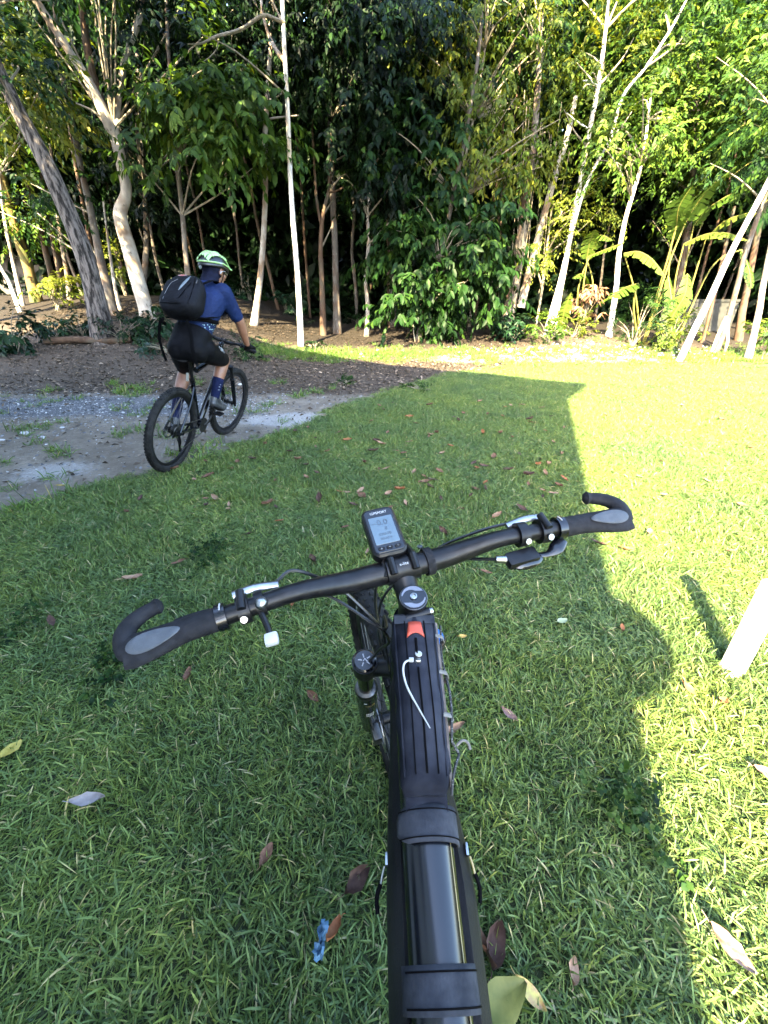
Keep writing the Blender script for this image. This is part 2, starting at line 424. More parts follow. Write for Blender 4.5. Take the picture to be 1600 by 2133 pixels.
BK = {
 'ridged': bark_mat('bark_grey_ridged', (.010, .008, .007), (.12, .102, .092), None, 17, (1, 1, .22), 1.0, bd=.08, lohi=(.42, .58)),
 'white':  bark_mat('bark_pale_smooth', (0.1680, 0.1470, 0.1225), (0.2940, 0.2625, 0.2240), (0.1190, 0.0805, 0.0525), 5, (1, 1, .5), .35, (0.0700, 0.0595, 0.0490)),
 'white2': bark_mat('bark_chalky_white', (0.3230, 0.2975, 0.2635), (0.5100, 0.4845, 0.4420), (0.2890, 0.2295, 0.1700), 6, (1, 1, .6), .3, (0.1360, 0.1190, 0.1020)),
 'grey':   bark_mat('bark_grey_mottled', (0.0403, 0.0341, 0.0279), (0.0961, 0.0837, 0.0713), (0.0620, 0.0422, 0.0298), 8, (1, 1, .4), .5, (0.1364, 0.1302, 0.1178)),
 'brown':  bark_mat('bark_red_brown', (0.0300, 0.0162, 0.0096), (0.0780, 0.0480, 0.0300), (0.0510, 0.0420, 0.0300), 7, (1, 1, .3), .6),
 'mossy':  bark_mat('bark_mossy_ochre', (0.0490, 0.0315, 0.0105), (0.1400, 0.0945, 0.0280), (0.0420, 0.0490, 0.0140), 6, (1, 1, .5), .5),
 'twig':   bark_mat('bark_twig', (0.0960, 0.0780, 0.0540), (0.1800, 0.1560, 0.1140), None, 14, (1, 1, .4), .3),
}

def rough_tube(pts, rad, n=12, seed=0, amp=.08, sub=5):
    """trunk surface: smoothed path, uneven section"""
    P = spline(pts, sub); rr = lerp_list(rad, len(P)); g = random.Random(seed)
    k = [g.uniform(0, 6.28) for _ in range(6)]
    mb = MB().tube(P, rr, n)
    for i in range(len(P)):
        s = i / max(1, len(P) - 1) * 9
        for j in range(n):
            a = 2 * math.pi * j / n
            w = 1 + amp * (math.sin(2 * a + k[0] + s) * .6 + math.sin(3 * a + k[1] - 1.7 * s) * .5 + math.sin(k[2] + 2.9 * s + a) * .6)
            q = Vector(mb.v[i * n + j]); mb.v[i * n + j] = tuple(P[i] + (q - P[i]) * w)
    return mb

TREES = []
def tree(label, bark, path, Y, width, group=None, limbs=(), crown=None, name='tree', flare=1.35, seed=0, twigs=0, lean=0.0, cat='tree', n=12):
    """path: pixels from the foot upwards, seen at distance Y; width: trunk width in pixels along it; lean: metres the top comes forward"""
    m_ = len(path)
    W = [at(px, py, Y - lean * i / max(1, m_ - 1)) for i, (px, py) in enumerate(path)]
    base = W[0].copy(); base.z = float(hgt(base.x, Y))
    foot = base - Vector((0, 0, .12))
    pts = [foot] + ([W[0]] if W[0].z > base.z + .25 else []) + W[1:]
    k = F / (Y * CP + .6)
    tf = .66 if bark == 'white2' else .82
    wr = [tf * w / 2 / ppm(Y, path[min(i, m_ - 1)][1]) for i, w in enumerate(width)]
    rad = [wr[0] * flare] + ([wr[0]] if len(pts) > m_ else []) + list(lerp_list(wr, m_))[1:]
    root = thing(name, label, cat, base, group=group)
    pl = [p - base for p in pts]
    rough_tube(pl, rad, n, seed).build('trunk', BK[bark], root)
    for j, lb in enumerate(limbs):
        lp, lw = lb[0], lb[1]; yl = lb[2] if len(lb) > 2 else 0
        LP = [at(px, py, Y + yl * i / max(1, len(lp) - 1)) - base for i, (px, py) in enumerate(lp)]
        rough_tube(LP, [w / 2 / ppm(Y, lp[min(i, len(lp) - 1)][1]) for i, w in enumerate(lw)], 8, seed + j + 1, .07).build('limb', BK[lb[3]] if len(lb) > 3 else BK[bark], root)
    if crown:
        blobs = []
        for (px, py, rx, ry, rd, ns, dy) in crown['blobs']:
            c_ = at(px, py, Y + dy); q = ppm(Y + dy, py); blobs.append((c_, (rx / q, rd, ry / q), ns))
        kw = {a: v for a, v in crown.items() if a not in ('blobs', 'mat')}
        me, Ps = crown_mesh('crown', blobs, origin=base, seed=seed + 50, **kw)
        link('crown', me, LM[crown['mat']], root)
        if twigs:
            g = random.Random(seed + 9); tw = MB(); top = pl[-1]
            ends = g.sample(range(len(Ps)), min(twigs, len(Ps)))
            for e in ends:
                q = Vector(Ps[e]) - base
                # leave the trunk at the point a bit below the sprig
                j = min(range(len(pl)), key=lambda i_: abs(pl[i_].z - (q.z - .5 * (q - pl[i_]).length)))
                s0 = pl[j]; mid = s0.lerp(q, .5) + Vector((g.uniform(-.15, .15), g.uniform(-.15, .15), g.uniform(.0, .25)))
                tw.tube(spline([s0, mid, q], 4), lerp_list([.028, .016, .006], 9), 5)
            tag(tw.build('branches', BK['twig'], root), kind='stuff')
    TREES.append(root); return root

# ---------------------------------------------------------------- trees along the forest edge
tree('thick grey trunk with ridged bark leaning left above the leaf litter bank', 'ridged',
     [(212, 705), (196, 600), (160, 490), (115, 380), (60, 270), (12, 180), (-60, 30), (-170, -200)], 10.4, [47, 42, 41, 40, 37, 33, 30, 24], seed=1, n=18,
     crown=dict(mat='mid', leaf=.15, blobs=[(-60, 60, 150, 130, 1.3, 120, .3), (-200, -250, 300, 250, 2.2, 260, 0)]), twigs=10)
tree('white barked tree with a knobbly bend that forks into two pale limbs', 'white',
     [(303, 640), (275, 540), (251, 455), (263, 400), (250, 330), (236, 268)], 12.6, [34, 33, 32, 26, 25, 26], seed=2, n=14,
     limbs=[([(236, 280), (190, 180), (140, 100), (75, 0), (10, -110)], [24, 19, 16, 14, 11], -1.0),
            ([(238, 275), (246, 205), (262, 120), (290, 40), (303, -20), (330, -140)], [17, 14, 13, 12, 11, 9], .5),
            ([(222, 235), (192, 150), (176, 60), (168, -30)], [16, 15, 14, 12], .2, 'brown'),
            ([(222, 262), (195, 232), (158, 215)], [6, 4, 3], -.4)],
     crown=dict(mat='mid', leaf=.17, blobs=[(120, -160, 260, 150, 2.0, 240, 0), (330, -120, 170, 130, 1.6, 160, .6)]), twigs=14)
tree('slim mottled trunk just left of the white forked tree', 'grey', [(240, 665), (214, 560), (190, 445), (166, 335), (147, 240), (125, 130), (110, -50)], 12.9, [20, 18, 16, 14, 12, 11, 9], seed=3,
     crown=dict(mat='mid', leaf=.15, blobs=[(120, 60, 150, 90, 1.2, 130, .2), (60, 330, 120, 130, 1.2, 130, .6)]), twigs=8)
tree('thin ochre stem close behind the slim mottled trunk', 'brown', [(213, 660), (190, 520), (168, 400), (150, 300), (130, 150)], 14.2, [11, 10, 9, 8, 6], seed=4)
tree('thin pale stem rising beside the foot of the white forked tree', 'white', [(252, 650), (240, 600), (228, 520), (215, 420)], 13.4, [9, 8, 6, 4], seed=5)
tree('sunlit mossy ochre trunk at the left edge near the shed', 'mossy', [(80, 640), (62, 570), (40, 500), (20, 430), (-10, 300)], 14.5, [24, 23, 21, 19, 16], seed=6,
     crown=dict(mat='bright', leaf=.16, blobs=[(25, 460, 55, 45, .7, 34, -.6), (-20, 220, 130, 110, 1.3, 110, 0)], tone_hi=.15))
tree('pale thin trunk bending left at the left edge of the forest', 'white2', [(38, 640), (20, 590), (0, 555), (-40, 480), (-80, 350)], 13.2, [11, 10, 9, 8, 6], seed=7)
tree('grey thin trunk left of the mossy ochre trunk', 'white', [(48, 640), (35, 580), (22, 520), (12, 470), (0, 380), (-15, 250)], 13.9, [9, 9, 8, 8, 7, 6], seed=8)
tree('red brown trunk of the pair in front of the sunlit bush', 'brown', [(116, 620), (104, 560), (92, 510), (80, 465), (60, 380), (40, 250)], 15.2, [15, 14, 13, 12, 11, 9], seed=9,
     crown=dict(mat='bright', leaf=.15, blobs=[(88, 462, 38, 28, .6, 26, -.8), (70, 180, 140, 120, 1.4, 120, 0)], tone_hi=.1))
tree('darker red brown trunk right of its twin near the sunlit bush', 'brown', [(138, 620), (124, 560), (112, 500), (100, 440), (85, 330)], 15.6, [17, 15, 14, 13, 10], seed=10)
tree('thin trunk in the gap between sunlit bush and thick leaning trunk', 'grey', [(148, 630), (138, 560), (126, 490), (118, 420), (105, 300)], 14.8, [12, 11, 10, 9, 8], seed=11)
tree('slender grey tree behind the rider with big glossy green leaves', 'grey',
     [(398, 640), (388, 540), (380, 450), (368, 330), (362, 260), (352, 130), (348, 40), (345, -120)], 13.0, [14, 12, 12, 12, 10, 9, 8, 6], seed=12,
     crown=dict(mat='bright', leaf=.25, asp=.42, per=9, hang=.75, fine=True, clump=.3, blobs=[(440, 190, 105, 85, .9, 110, -.5), (500, 270, 85, 65, .8, 74, -.7), (350, 260, 60, 55, .7, 48, -.3), (420, 320, 70, 40, .6, 34, -.8), (330, 350, 36, 18, .4, 10, -.6)]), twigs=16)
tree('straight pale trunk with dark patches left of the tallest white trunk', 'white', [(530, 705), (540, 600), (548, 500), (553, 400), (552, 300), (558, 180), (566, 60), (572, -80)], 13.3, [15, 14, 14, 13, 13, 11, 10, 8], seed=13,
     limbs=[([(553, 250), (570, 246), (595, 243), (622, 240)], [5, 4, 3, 2], -.6), ([(551, 210), (575, 203), (590, 192)], [4, 3, 2], -.5)],
     crown=dict(mat='deep', leaf=.17, blobs=[(560, -60, 170, 120, 1.6, 150, .3)]), twigs=8)
tree('tallest straight white trunk with a long bare branch reaching left', 'white2', [(628, 738), (622, 600), (611, 470), (604, 350), (598, 200), (590, 50), (584, -90), (578, -300)], 12.2, [17, 16, 16, 15, 14, 13, 12, 10], seed=14, flare=1.15,
     limbs=[([(592, 48), (570, 38), (545, 33), (500, 62), (450, 76), (420, 90), (392, 92)], [8, 7, 6, 6, 5, 4, 2], -.8, 'twig'),
            ([(594, 128), (578, 108), (562, 78), (548, 30), (540, -40)], [10, 8, 7, 6, 5], .3, 'white'),
            ([(455, 78), (452, 100), (440, 116), (425, 128)], [3, 3, 2, 2], -.2, 'twig'),
            ([(485, 66), (482, 88), (488, 104)], [3, 2, 1.5], .2, 'twig')],
     crown=dict(mat='deep', leaf=.17, blobs=[(590, -260, 260, 170, 2.0, 210, .2), (430, 105, 60, 26, .5, 14, -.8)]), twigs=4)
tree('peeling thin trunk with a crooked fork right of the tallest white trunk', 'brown', [(673, 700), (671, 600), (668, 520), (672, 450), (684, 400), (688, 340), (690, 250)], 14.0, [14, 12, 11, 10, 9, 7, 6], seed=15,
     limbs=[([(670, 470), (660, 420), (655, 350), (650, 250)], [7, 6, 5, 4], .3), ([(684, 400), (700, 398), (715, 390)], [5, 4, 3], -.4)],
     crown=dict(mat='mid', leaf=.13, asp=.3, hang=.8, blobs=[(720, 180, 110, 150, 1.0, 170, .2), (690, 350, 50, 50, .5, 40, 0)]), twigs=12)
tree('sturdy grey trunk beside the peeling crooked trunk', 'grey', [(703, 697), (700, 600), (697, 500), (694, 420), (690, 320), (684, 150), (680, -50)], 14.4, [18, 16, 16, 15, 14, 12, 10], seed=16,
     crown=dict(mat='deep', leaf=.18, blobs=[(740, -20, 210, 120, 1.6, 200, .2)]), twigs=8)
tree('thin gnarled trunk left of the big leafy tree', 'white', [(763, 702), (766, 640), (762, 580), (768, 510), (766, 450), (772, 350)], 13.8, [11, 10, 9, 9, 8, 6], seed=17,
     crown=dict(mat='deep', leaf=.2, hang=.8, blobs=[(770, 340, 70, 80, .8, 70, -.1), (820, 400, 60, 50, .6, 50, -.3)]), twigs=8)
K_crown = dict(mat='mid', leaf=.235, asp=.44, per=8, hang=.95, twig=.45, fine=True, clump=.3, blobs=[
    (905, 600, 105, 60, .9, 120, -.5), (860, 520, 85, 60, .9, 100, -.4), (985, 520, 80, 75, .9, 110, -.4), (930, 420, 110, 60, .9, 110, 0), (870, 650, 65, 45, .7, 54, -.6), (1000, 590, 60, 45, .6, 50, -.5), (880, 335, 110, 60, .9, 90, .3)])
tree('leafy tree with hanging glossy leaves almost down to the ground in the middle', 'grey',
     [(868, 708), (884, 650), (915, 545), (945, 400), (962, 320), (980, 220), (1000, 80), (1010, -100)], 13.0, [13, 12, 12, 11, 10, 10, 8, 6], seed=18, crown=K_crown, twigs=26)
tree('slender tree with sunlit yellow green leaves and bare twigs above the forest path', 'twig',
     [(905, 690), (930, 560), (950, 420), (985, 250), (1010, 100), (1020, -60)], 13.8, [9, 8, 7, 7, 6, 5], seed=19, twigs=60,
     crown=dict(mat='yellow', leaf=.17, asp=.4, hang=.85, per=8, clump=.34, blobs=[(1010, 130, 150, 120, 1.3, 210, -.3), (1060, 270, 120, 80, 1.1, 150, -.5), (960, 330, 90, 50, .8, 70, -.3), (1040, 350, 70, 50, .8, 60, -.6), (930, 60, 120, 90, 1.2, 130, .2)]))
vt = tree('fissured twin trunks hung with lianas right of the path opening', 'grey', [(1062, 650), (1078, 560), (1090, 470), (1102, 380), (1112, 290), (1125, 120)], 13.8, [26, 25, 23, 21, 17, 12], seed=20,
     limbs=[([(1085, 640), (1100, 580), (1125, 480), (1150, 390), (1180, 290), (1200, 200)], [17, 16, 15, 13, 11, 9], -.1, 'white'), ([(1055, 640), (1066, 560), (1088, 450), (1098, 370)], [10, 9, 8, 7], -.3, 'brown')],
     crown=dict(mat='bright', leaf=.15, hang=.6, blobs=[(1110, 60, 120, 110, 1.2, 150, .2), (1090, 330, 60, 70, .7, 60, -.4)], tone_hi=.08), twigs=18)
g = random.Random(4)
for i in range(11):
    x0 = g.uniform(1045, 1130); y0 = g.uniform(560, 650); x1 = x0 + g.uniform(20, 70); y1 = g.uniform(180, 340)
    A_, B_ = at(x0, y0, 13.8 - g.uniform(-.2, .5)), at(x1, y1, 13.8 + g.uniform(-.3, .4))
    mid_ = A_.lerp(B_, .5) + Vector((g.uniform(-.12, .12), g.uniform(-.1, .1), -.1))
    MB().tube([p - vt.location for p in spline([A_, mid_, B_], 6)], g.uniform(.006, .013), 5).build('liana', BK['twig'], vt)
tree('overexposed white trunk, left stem of the sunlit pair leaning right', 'white2', [(1152, 675), (1168, 600), (1183, 520), (1203, 410), (1222, 305), (1246, 180), (1262, 60), (1275, -80)], 13.2, [18, 17, 17, 15, 14, 13, 10, 8], seed=21,
     limbs=[([(1228, 270), (1205, 255), (1180, 235)], [4, 3, 2], -.3), ([(1246, 185), (1235, 170), (1215, 168)], [5, 4, 2], -.3)],
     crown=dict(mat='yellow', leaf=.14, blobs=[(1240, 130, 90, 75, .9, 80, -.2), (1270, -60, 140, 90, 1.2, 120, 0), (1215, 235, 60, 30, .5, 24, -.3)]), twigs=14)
tree('slim white stem curving far to the right over the heliconias', 'white2', [(1143, 668), (1165, 590), (1195, 470), (1225, 375), (1270, 292), (1298, 200), (1345, 140), (1395, 65), (1432, -5), (1470, -90)], 12.9, [12, 11, 11, 11, 10, 9, 8, 7, 6, 5], seed=22,
     crown=dict(mat='bright', leaf=.14, blobs=[(1480, -60, 130, 90, 1.1, 110, 0), (1420, 120, 70, 60, .8, 60, .4)]), twigs=8)
tree('white trunk with a bend that stands in front of the heliconia clump', 'white2', [(1264, 722), (1276, 650), (1285, 590), (1289, 530), (1302, 460), (1316, 410), (1336, 345), (1350, 250)], 12.6, [16, 16, 15, 15, 13, 12, 10, 7], seed=23,
     crown=dict(mat='bright', leaf=.14, clump=.3, blobs=[(1300, 270, 105, 50, .9, 130, -.2), (1390, 260, 60, 40, .6, 54, 0), (1270, 330, 50, 40, .5, 40, -.2)], tone_hi=.12), twigs=16)
tree('long bare white pole of a trunk leaning right at the lawn edge', 'white2', [(1412, 757), (1442, 695), (1470, 640), (1530, 512), (1600, 380), (1700, 200), (1790, 20)], 10.6, [20, 18, 18, 17, 16, 14, 11], seed=24, flare=1.1,
     crown=dict(mat='bright', leaf=.14, blobs=[(1760, 40, 180, 150, 1.3, 150, .2)]))
tree('grey trunk with two stilt roots behind the long leaning pole', 'grey', [(1490, 735), (1512, 680), (1535, 600), (1555, 520), (1590, 420), (1640, 280)], 11.8, [13, 13, 12, 12, 11, 9], seed=25,
     limbs=[([(1514, 660), (1495, 700), (1478, 748)], [7, 6, 6], -.3, 'white'), ([(1516, 665), (1516, 710), (1504, 748)], [6, 5, 5], -.2, 'white')],
     crown=dict(mat='mid', leaf=.14, blobs=[(1620, 200, 160, 140, 1.3, 170, .2)]), twigs=8)
tree('rust stained pale trunk at the right edge of the picture', 'white', [(1557, 752), (1572, 690), (1584, 630), (1596, 560), (1625, 430), (1670, 250)], 10.9, [15, 14, 14, 13, 12, 10], seed=26,
     crown=dict(mat='bright', leaf=.13, blobs=[(1700, 150, 190, 170, 1.2, 150, 0)]))
tree('dark trunk in shade behind the trunk with stilt roots', 'brown', [(1530, 735), (1545, 660), (1560, 580), (1580, 480), (1610, 350)], 13.2, [17, 16, 15, 14, 12], seed=27)
tree('dim slanting trunk between the long pole and the stilt rooted trunk', 'brown', [(1455, 740), (1470, 690), (1485, 630), (1505, 540), (1530, 430)], 12.8, [11, 10, 9, 8, 7], seed=28)
tree('broad bright crown filling the top right corner', 'grey', [(1390, 690), (1420, 560), (1440, 400), (1450, 250), (1455, 80)], 15.2, [18, 17, 15, 13, 10], seed=29, twigs=24,
     crown=dict(mat='bright', leaf=.15, per=10, blobs=[(1460, 190, 160, 120, 1.4, 360, -1.0), (1560, 120, 140, 130, 1.4, 330, -1.3), (1400, 80, 150, 100, 1.4, 280, -.8), (1540, 310, 130, 80, 1.1, 230, -1.0), (1440, 350, 120, 70, 1.0, 180, -.8), (1330, 160, 90, 90, 1.0, 130, -.2), (1500, -40, 220, 100, 1.6, 200, 0)]))
tree('dense dark crown above the path behind the sunlit yellow tree', 'grey', [(820, 690), (815, 560), (810, 400), (805, 250), (800, 60)], 15.4, [15, 14, 13, 12, 10], seed=30, twigs=14,
     crown=dict(mat='deep', leaf=.2, hang=.8, per=10, blobs=[(830, 210, 130, 120, 1.3, 330, -1.3), (760, 90, 150, 120, 1.3, 330, -1.5), (880, 60, 150, 120, 1.3, 300, -1.4), (660, 60, 140, 100, 1.3, 260, -1.2), (740, 290, 90, 70, .9, 120, -1.2)]))
tree('bushy tree with small lime leaves between the twin trunks and the white pair', 'twig', [(1120, 660), (1130, 600), (1138, 530), (1145, 470)], 13.5, [6, 6, 5, 4], seed=31, twigs=10,
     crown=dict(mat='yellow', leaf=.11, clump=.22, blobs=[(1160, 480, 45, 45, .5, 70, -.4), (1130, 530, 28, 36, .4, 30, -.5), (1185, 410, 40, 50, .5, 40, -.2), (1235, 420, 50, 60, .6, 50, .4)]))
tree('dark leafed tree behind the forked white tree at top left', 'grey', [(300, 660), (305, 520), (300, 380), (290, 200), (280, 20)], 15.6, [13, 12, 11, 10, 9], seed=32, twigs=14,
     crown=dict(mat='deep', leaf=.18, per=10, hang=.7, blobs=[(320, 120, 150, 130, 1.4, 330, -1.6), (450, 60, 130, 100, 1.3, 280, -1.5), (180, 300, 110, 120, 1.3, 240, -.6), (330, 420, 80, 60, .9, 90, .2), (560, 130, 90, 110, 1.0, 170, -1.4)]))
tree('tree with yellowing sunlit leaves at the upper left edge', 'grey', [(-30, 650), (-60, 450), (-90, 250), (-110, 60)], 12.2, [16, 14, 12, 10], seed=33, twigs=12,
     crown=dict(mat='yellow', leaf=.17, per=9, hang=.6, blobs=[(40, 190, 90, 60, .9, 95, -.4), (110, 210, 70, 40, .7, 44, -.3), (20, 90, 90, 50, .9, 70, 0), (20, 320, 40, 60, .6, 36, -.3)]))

# unseen broad tree added at left, its crown placed to shade the wood
p = Vector((-9.0, 5.2, float(hgt(-9.0, 5.2))))
bt = thing('tree', 'unseen broad tree added left of the picture to shade the wood', 'tree', p)
rough_tube([Vector((0, 0, -.2)), Vector((.3, .1, 3)), Vector((1.2, .4, 6)), Vector((3.4, 1.0, 8))], [.38, .3, .25, .15], 14, 61).build('trunk', BK['grey'], bt)
for e in ((7.5, 1.5, 8.4), (6.0, 4.0, 8.8), (10.5, 3.0, 8.6), (5.0, -.8, 9.0)):
    rough_tube([Vector((2.2, .7, 7.2)), Vector((2.2, .7, 7.2)).lerp(Vector(e), .5) + Vector((0, 0, .4)), Vector(e)], [.13, .09, .04], 8, int(e[0] * 10)).build('limb', BK['grey'], bt)
me, _ = crown_mesh('crown', [((5.0, 1.8, 9.2), (4.0, 2.6, 1.0), 620), ((9.5, 2.8, 9.0), (3.2, 2.2, .9), 460), ((1.0, 1.0, 9.5), (3.0, 2.5, 1.2), 260), ((.4, 1.6, 7.2), (2.6, 1.8, 1.4), 420), ((8.2, 2.2, 6.9), (2.4, 1.3, .9), 400), ((4.6, 2.6, 7.4), (3.8, 1.3, 1.2), 430), ((9.5, 3.4, 7.8), (2.6, 1.2, .9), 260)], leaf=.24, per=9, hang=.6, seed=612)
link('crown', me, LM['mid'], bt)

# slender trunks further in: one kind, told apart only by place
g = random.Random(21)
DIM = [(450, 15.5), (512, 18), (580, 16.5), (645, 17.2), (742, 16.4), (812, 15.4), (838, 18.5), (990, 16), (1020, 15.2), (965, 17.5), (420, 19), (350, 17), (270, 18), (1040, 17), (1245, 17.5), (1365, 15.5), (620, 21), (770, 20), (90, 18), (180, 18.5), (1440, 16), (1500, 17)]
dim_mesh = []
ORD = 'first second third fourth fifth sixth seventh eighth ninth tenth eleventh twelfth thirteenth fourteenth fifteenth sixteenth seventeenth eighteenth nineteenth twentieth twenty-first twenty-second twenty-third'.split()
for v in range(5):
    pts = [Vector((0, 0, -.2))]; x = y = 0
    for i in range(1, 8):
        x += g.uniform(-.1, .1); y += g.uniform(-.08, .08); pts.append(Vector((x, y, i * 1.15)))
    dim_mesh.append(rough_tube(pts, lerp_list([.05, .042, .034, .026], 8), 8, v + 70, .08, 3).mesh('trunk'))
dim_crown, _ = crown_mesh('crown', [((0, 0, 7.6), (1.7, 1.7, 1.2), 130), ((.3, -.4, 6.0), (1.0, 1.0, .6), 40)], leaf=.2, per=8, hang=.7, seed=300)
for i, (px, Y) in enumerate(DIM):
    p = at(px, 640, Y); p.z = float(hgt(p.x, Y))
    lab = '%s slender trunk from the left standing deep inside the dark forest' % ORD[sorted(DIM).index((px, Y))]
    t = thing('tree', lab, 'tree', p, (g.uniform(-.05, .05), g.uniform(-.06, .06) + (px - 800) / 9000, g.uniform(0, 6.28)), group='slender trunks inside the forest')
    s = g.uniform(.7, 1.25); t.scale = (s, s, 1.0)
    link('trunk', dim_mesh[i % 5], BK[['brown', 'grey', 'brown'][i % 3]] if not dim_mesh[i % 5].materials else None, t)
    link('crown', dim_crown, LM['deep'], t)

# the wood behind, which reads as one dark mass, and its closed canopy overhead
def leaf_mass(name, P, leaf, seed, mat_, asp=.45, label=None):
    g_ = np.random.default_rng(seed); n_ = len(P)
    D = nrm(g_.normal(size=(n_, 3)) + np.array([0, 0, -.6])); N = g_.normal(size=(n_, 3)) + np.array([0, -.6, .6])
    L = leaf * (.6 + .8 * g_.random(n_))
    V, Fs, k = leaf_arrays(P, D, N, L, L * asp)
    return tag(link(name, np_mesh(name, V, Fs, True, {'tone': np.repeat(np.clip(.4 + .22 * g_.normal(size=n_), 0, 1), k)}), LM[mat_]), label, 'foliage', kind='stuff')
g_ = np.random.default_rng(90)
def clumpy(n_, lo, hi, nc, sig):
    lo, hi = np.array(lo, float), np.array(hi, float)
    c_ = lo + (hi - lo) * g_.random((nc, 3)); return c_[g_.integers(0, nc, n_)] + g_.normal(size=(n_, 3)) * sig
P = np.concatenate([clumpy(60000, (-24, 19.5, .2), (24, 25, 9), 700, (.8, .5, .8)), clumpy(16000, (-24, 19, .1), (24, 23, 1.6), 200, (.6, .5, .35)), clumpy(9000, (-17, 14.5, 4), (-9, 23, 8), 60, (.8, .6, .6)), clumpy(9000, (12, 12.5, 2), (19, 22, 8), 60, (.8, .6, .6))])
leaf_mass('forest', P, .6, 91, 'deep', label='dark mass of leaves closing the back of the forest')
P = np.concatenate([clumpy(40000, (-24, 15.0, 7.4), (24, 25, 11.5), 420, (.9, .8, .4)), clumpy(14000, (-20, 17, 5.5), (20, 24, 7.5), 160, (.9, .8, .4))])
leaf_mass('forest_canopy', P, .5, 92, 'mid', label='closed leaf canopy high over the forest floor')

# ---------------------------------------------------------------- shrubs and undergrowth, each plant a thing
def shrub(label, px, py, Y, rx, ry, mat_, ns, leaf=.12, name='shrub', seed=0, group=None, cat='shrub', stems=True, **kw):
    """px,py: middle of its foot"""
    f_ = at(px, py, Y); f_.z = float(hgt(f_.x, Y)); q = ppm(Y, py); a, b_ = rx / q, ry / q
    root = thing(name, label, cat, f_, group=group)
    kw.setdefault('twig', .22); kw.setdefault('clump', .12); kw.setdefault('hang', .45); kw.setdefault('per', 8)
    me, Ps = crown_mesh('foliage', [((0, 0, b_), (a, min(a, .6) * .8 + .1, b_), ns)], leaf=leaf, seed=seed, **kw)
    link('foliage', me, LM[mat_], root)
    if not stems: return root
    st = MB(); g_ = random.Random(seed)
    for e in g_.sample(range(len(Ps)), min(12, len(Ps))):
        q_ = Vector(Ps[e]); st.tube(spline([(g_.uniform(-.06, .06), g_.uniform(-.05, .05), -.05), (q_.x * .4, q_.y * .4, q_.z * .6), q_], 3), lerp_list([.012, .008, .004], 7), 5)
    st.build('stems', BK['twig'], root)
    return root
shrub('dark broad leaved bush at the left edge of the bank', 20, 705, 9.6, 55, 40, 'blue', 90, .17, seed=401)
shrub('low dark creeper left of the thick leaning trunk', 120, 690, 10.6, 70, 18, 'blue', 80, .13, seed=402)
shrub('dark green weeds at the left foot of the thick leaning trunk', 165, 680, 11.0, 40, 24, 'blue', 50, .14, seed=403)
shrub('sunlit yellow green bush glowing behind the thick leaning trunk', 118, 640, 13.4, 48, 38, 'yellow', 80, .15, seed=404, tone_hi=.15)
shrub('drooping leafy shrub at the foot of the white forked tree', 305, 690, 10.8, 42, 36, 'blue', 60, .17, seed=405, hang=.9)
shrub('low dark weeds between the leaning trunk and the rider', 255, 700, 10.4, 42, 22, 'deep', 54, .13, seed=406)
shrub('sunlit bush in the gap right of the slim mottled trunk', 268, 640, 16.0, 24, 50, 'yellow', 60, .14, seed=407, tone_hi=.1)
shrub('small dark shrub right of the tallest white trunk foot', 655, 735, 12.0, 18, 16, 'mid', 26, .10, seed=408)
shrub('shaded creeper on the bank just behind the rider', 345, 712, 9.8, 40, 18, 'blue', 40, .13, seed=409)
shrub('fern like weeds beside the hands of the rider', 500, 720, 10.2, 28, 14, 'mid', 30, .11, seed=410)
shrub('sunlit bushy weeds at the right mouth of the forest path', 1140, 715, 12.4, 52, 26, 'bright', 90, .11, seed=411, tone_hi=.1)
shrub('dark weeds in the shade at the mouth of the forest path', 1070, 710, 12.8, 36, 26, 'blue', 50, .14, seed=412)
shrub('feathery blue green bush between the heliconia leaves', 1315, 730, 12.0, 50, 58, 'mid', 170, .10, seed=413, asp=.22, per=12)
shrub('lime weeds right of the feathery bush', 1385, 745, 11.6, 38, 34, 'yellow', 60, .11, seed=414)
shrub('green fern fronds left of the long leaning pole', 1400, 735, 11.9, 30, 30, 'bright', 40, .12, seed=415, asp=.25, per=12)
shrub('sunlit weeds around the rust stained trunk at right edge', 1590, 750, 11.2, 40, 40, 'bright', 60, .13, seed=416)
shrub('low dry scrub on the rubble at the foot of the white pair', 1190, 725, 12.6, 46, 18, 'yellow', 46, .11, seed=417)
shrub('large leaved plant climbing beside the fissured twin trunks', 1055, 640, 13.4, 30, 50, 'deep', 44, .2, seed=418)
shrub('small fern patch on the leaf litter at the end of the shade', 715, 790, 7.7, 26, 5, 'mid', 22, .07, seed=419, clump=.06, twig=.12)
shrub('broad leaved weeds in the lawn at the end of the shade', 880, 815, 7.1, 40, 6, 'mid', 40, .06, seed=420, clump=.07, twig=.12)
for i, (px, py, Y_, lab) in enumerate([(430, 1150, 2.02, 'dark clover patch in the lawn left of the bike computer'), (25, 1320, 1.42, 'clover leaves at the left edge beside the grip'), (240, 1410, 1.22, 'small clover patch under the left grip'), (1290, 1690, .70, 'pale clover patch in the lawn right of the bag')]):
    shrub(lab, px, py, Y_, 45, 14, 'mid', 70, .020, seed=430 + i, clump=.035, twig=.035, per=5, asp=.95, hang=.1, name='clover', cat='clover', stems=False)
g = random.Random(8)
for i in range(14):
    px = g.uniform(390, 1010); Y = g.uniform(14.2, 17)
    shrub('dim undergrowth plant on the dark forest floor', px, 690, Y, g.uniform(18, 34), g.uniform(10, 24), ['deep', 'blue'][i % 2], 22, .16, seed=440 + i, group='undergrowth plants inside the forest')

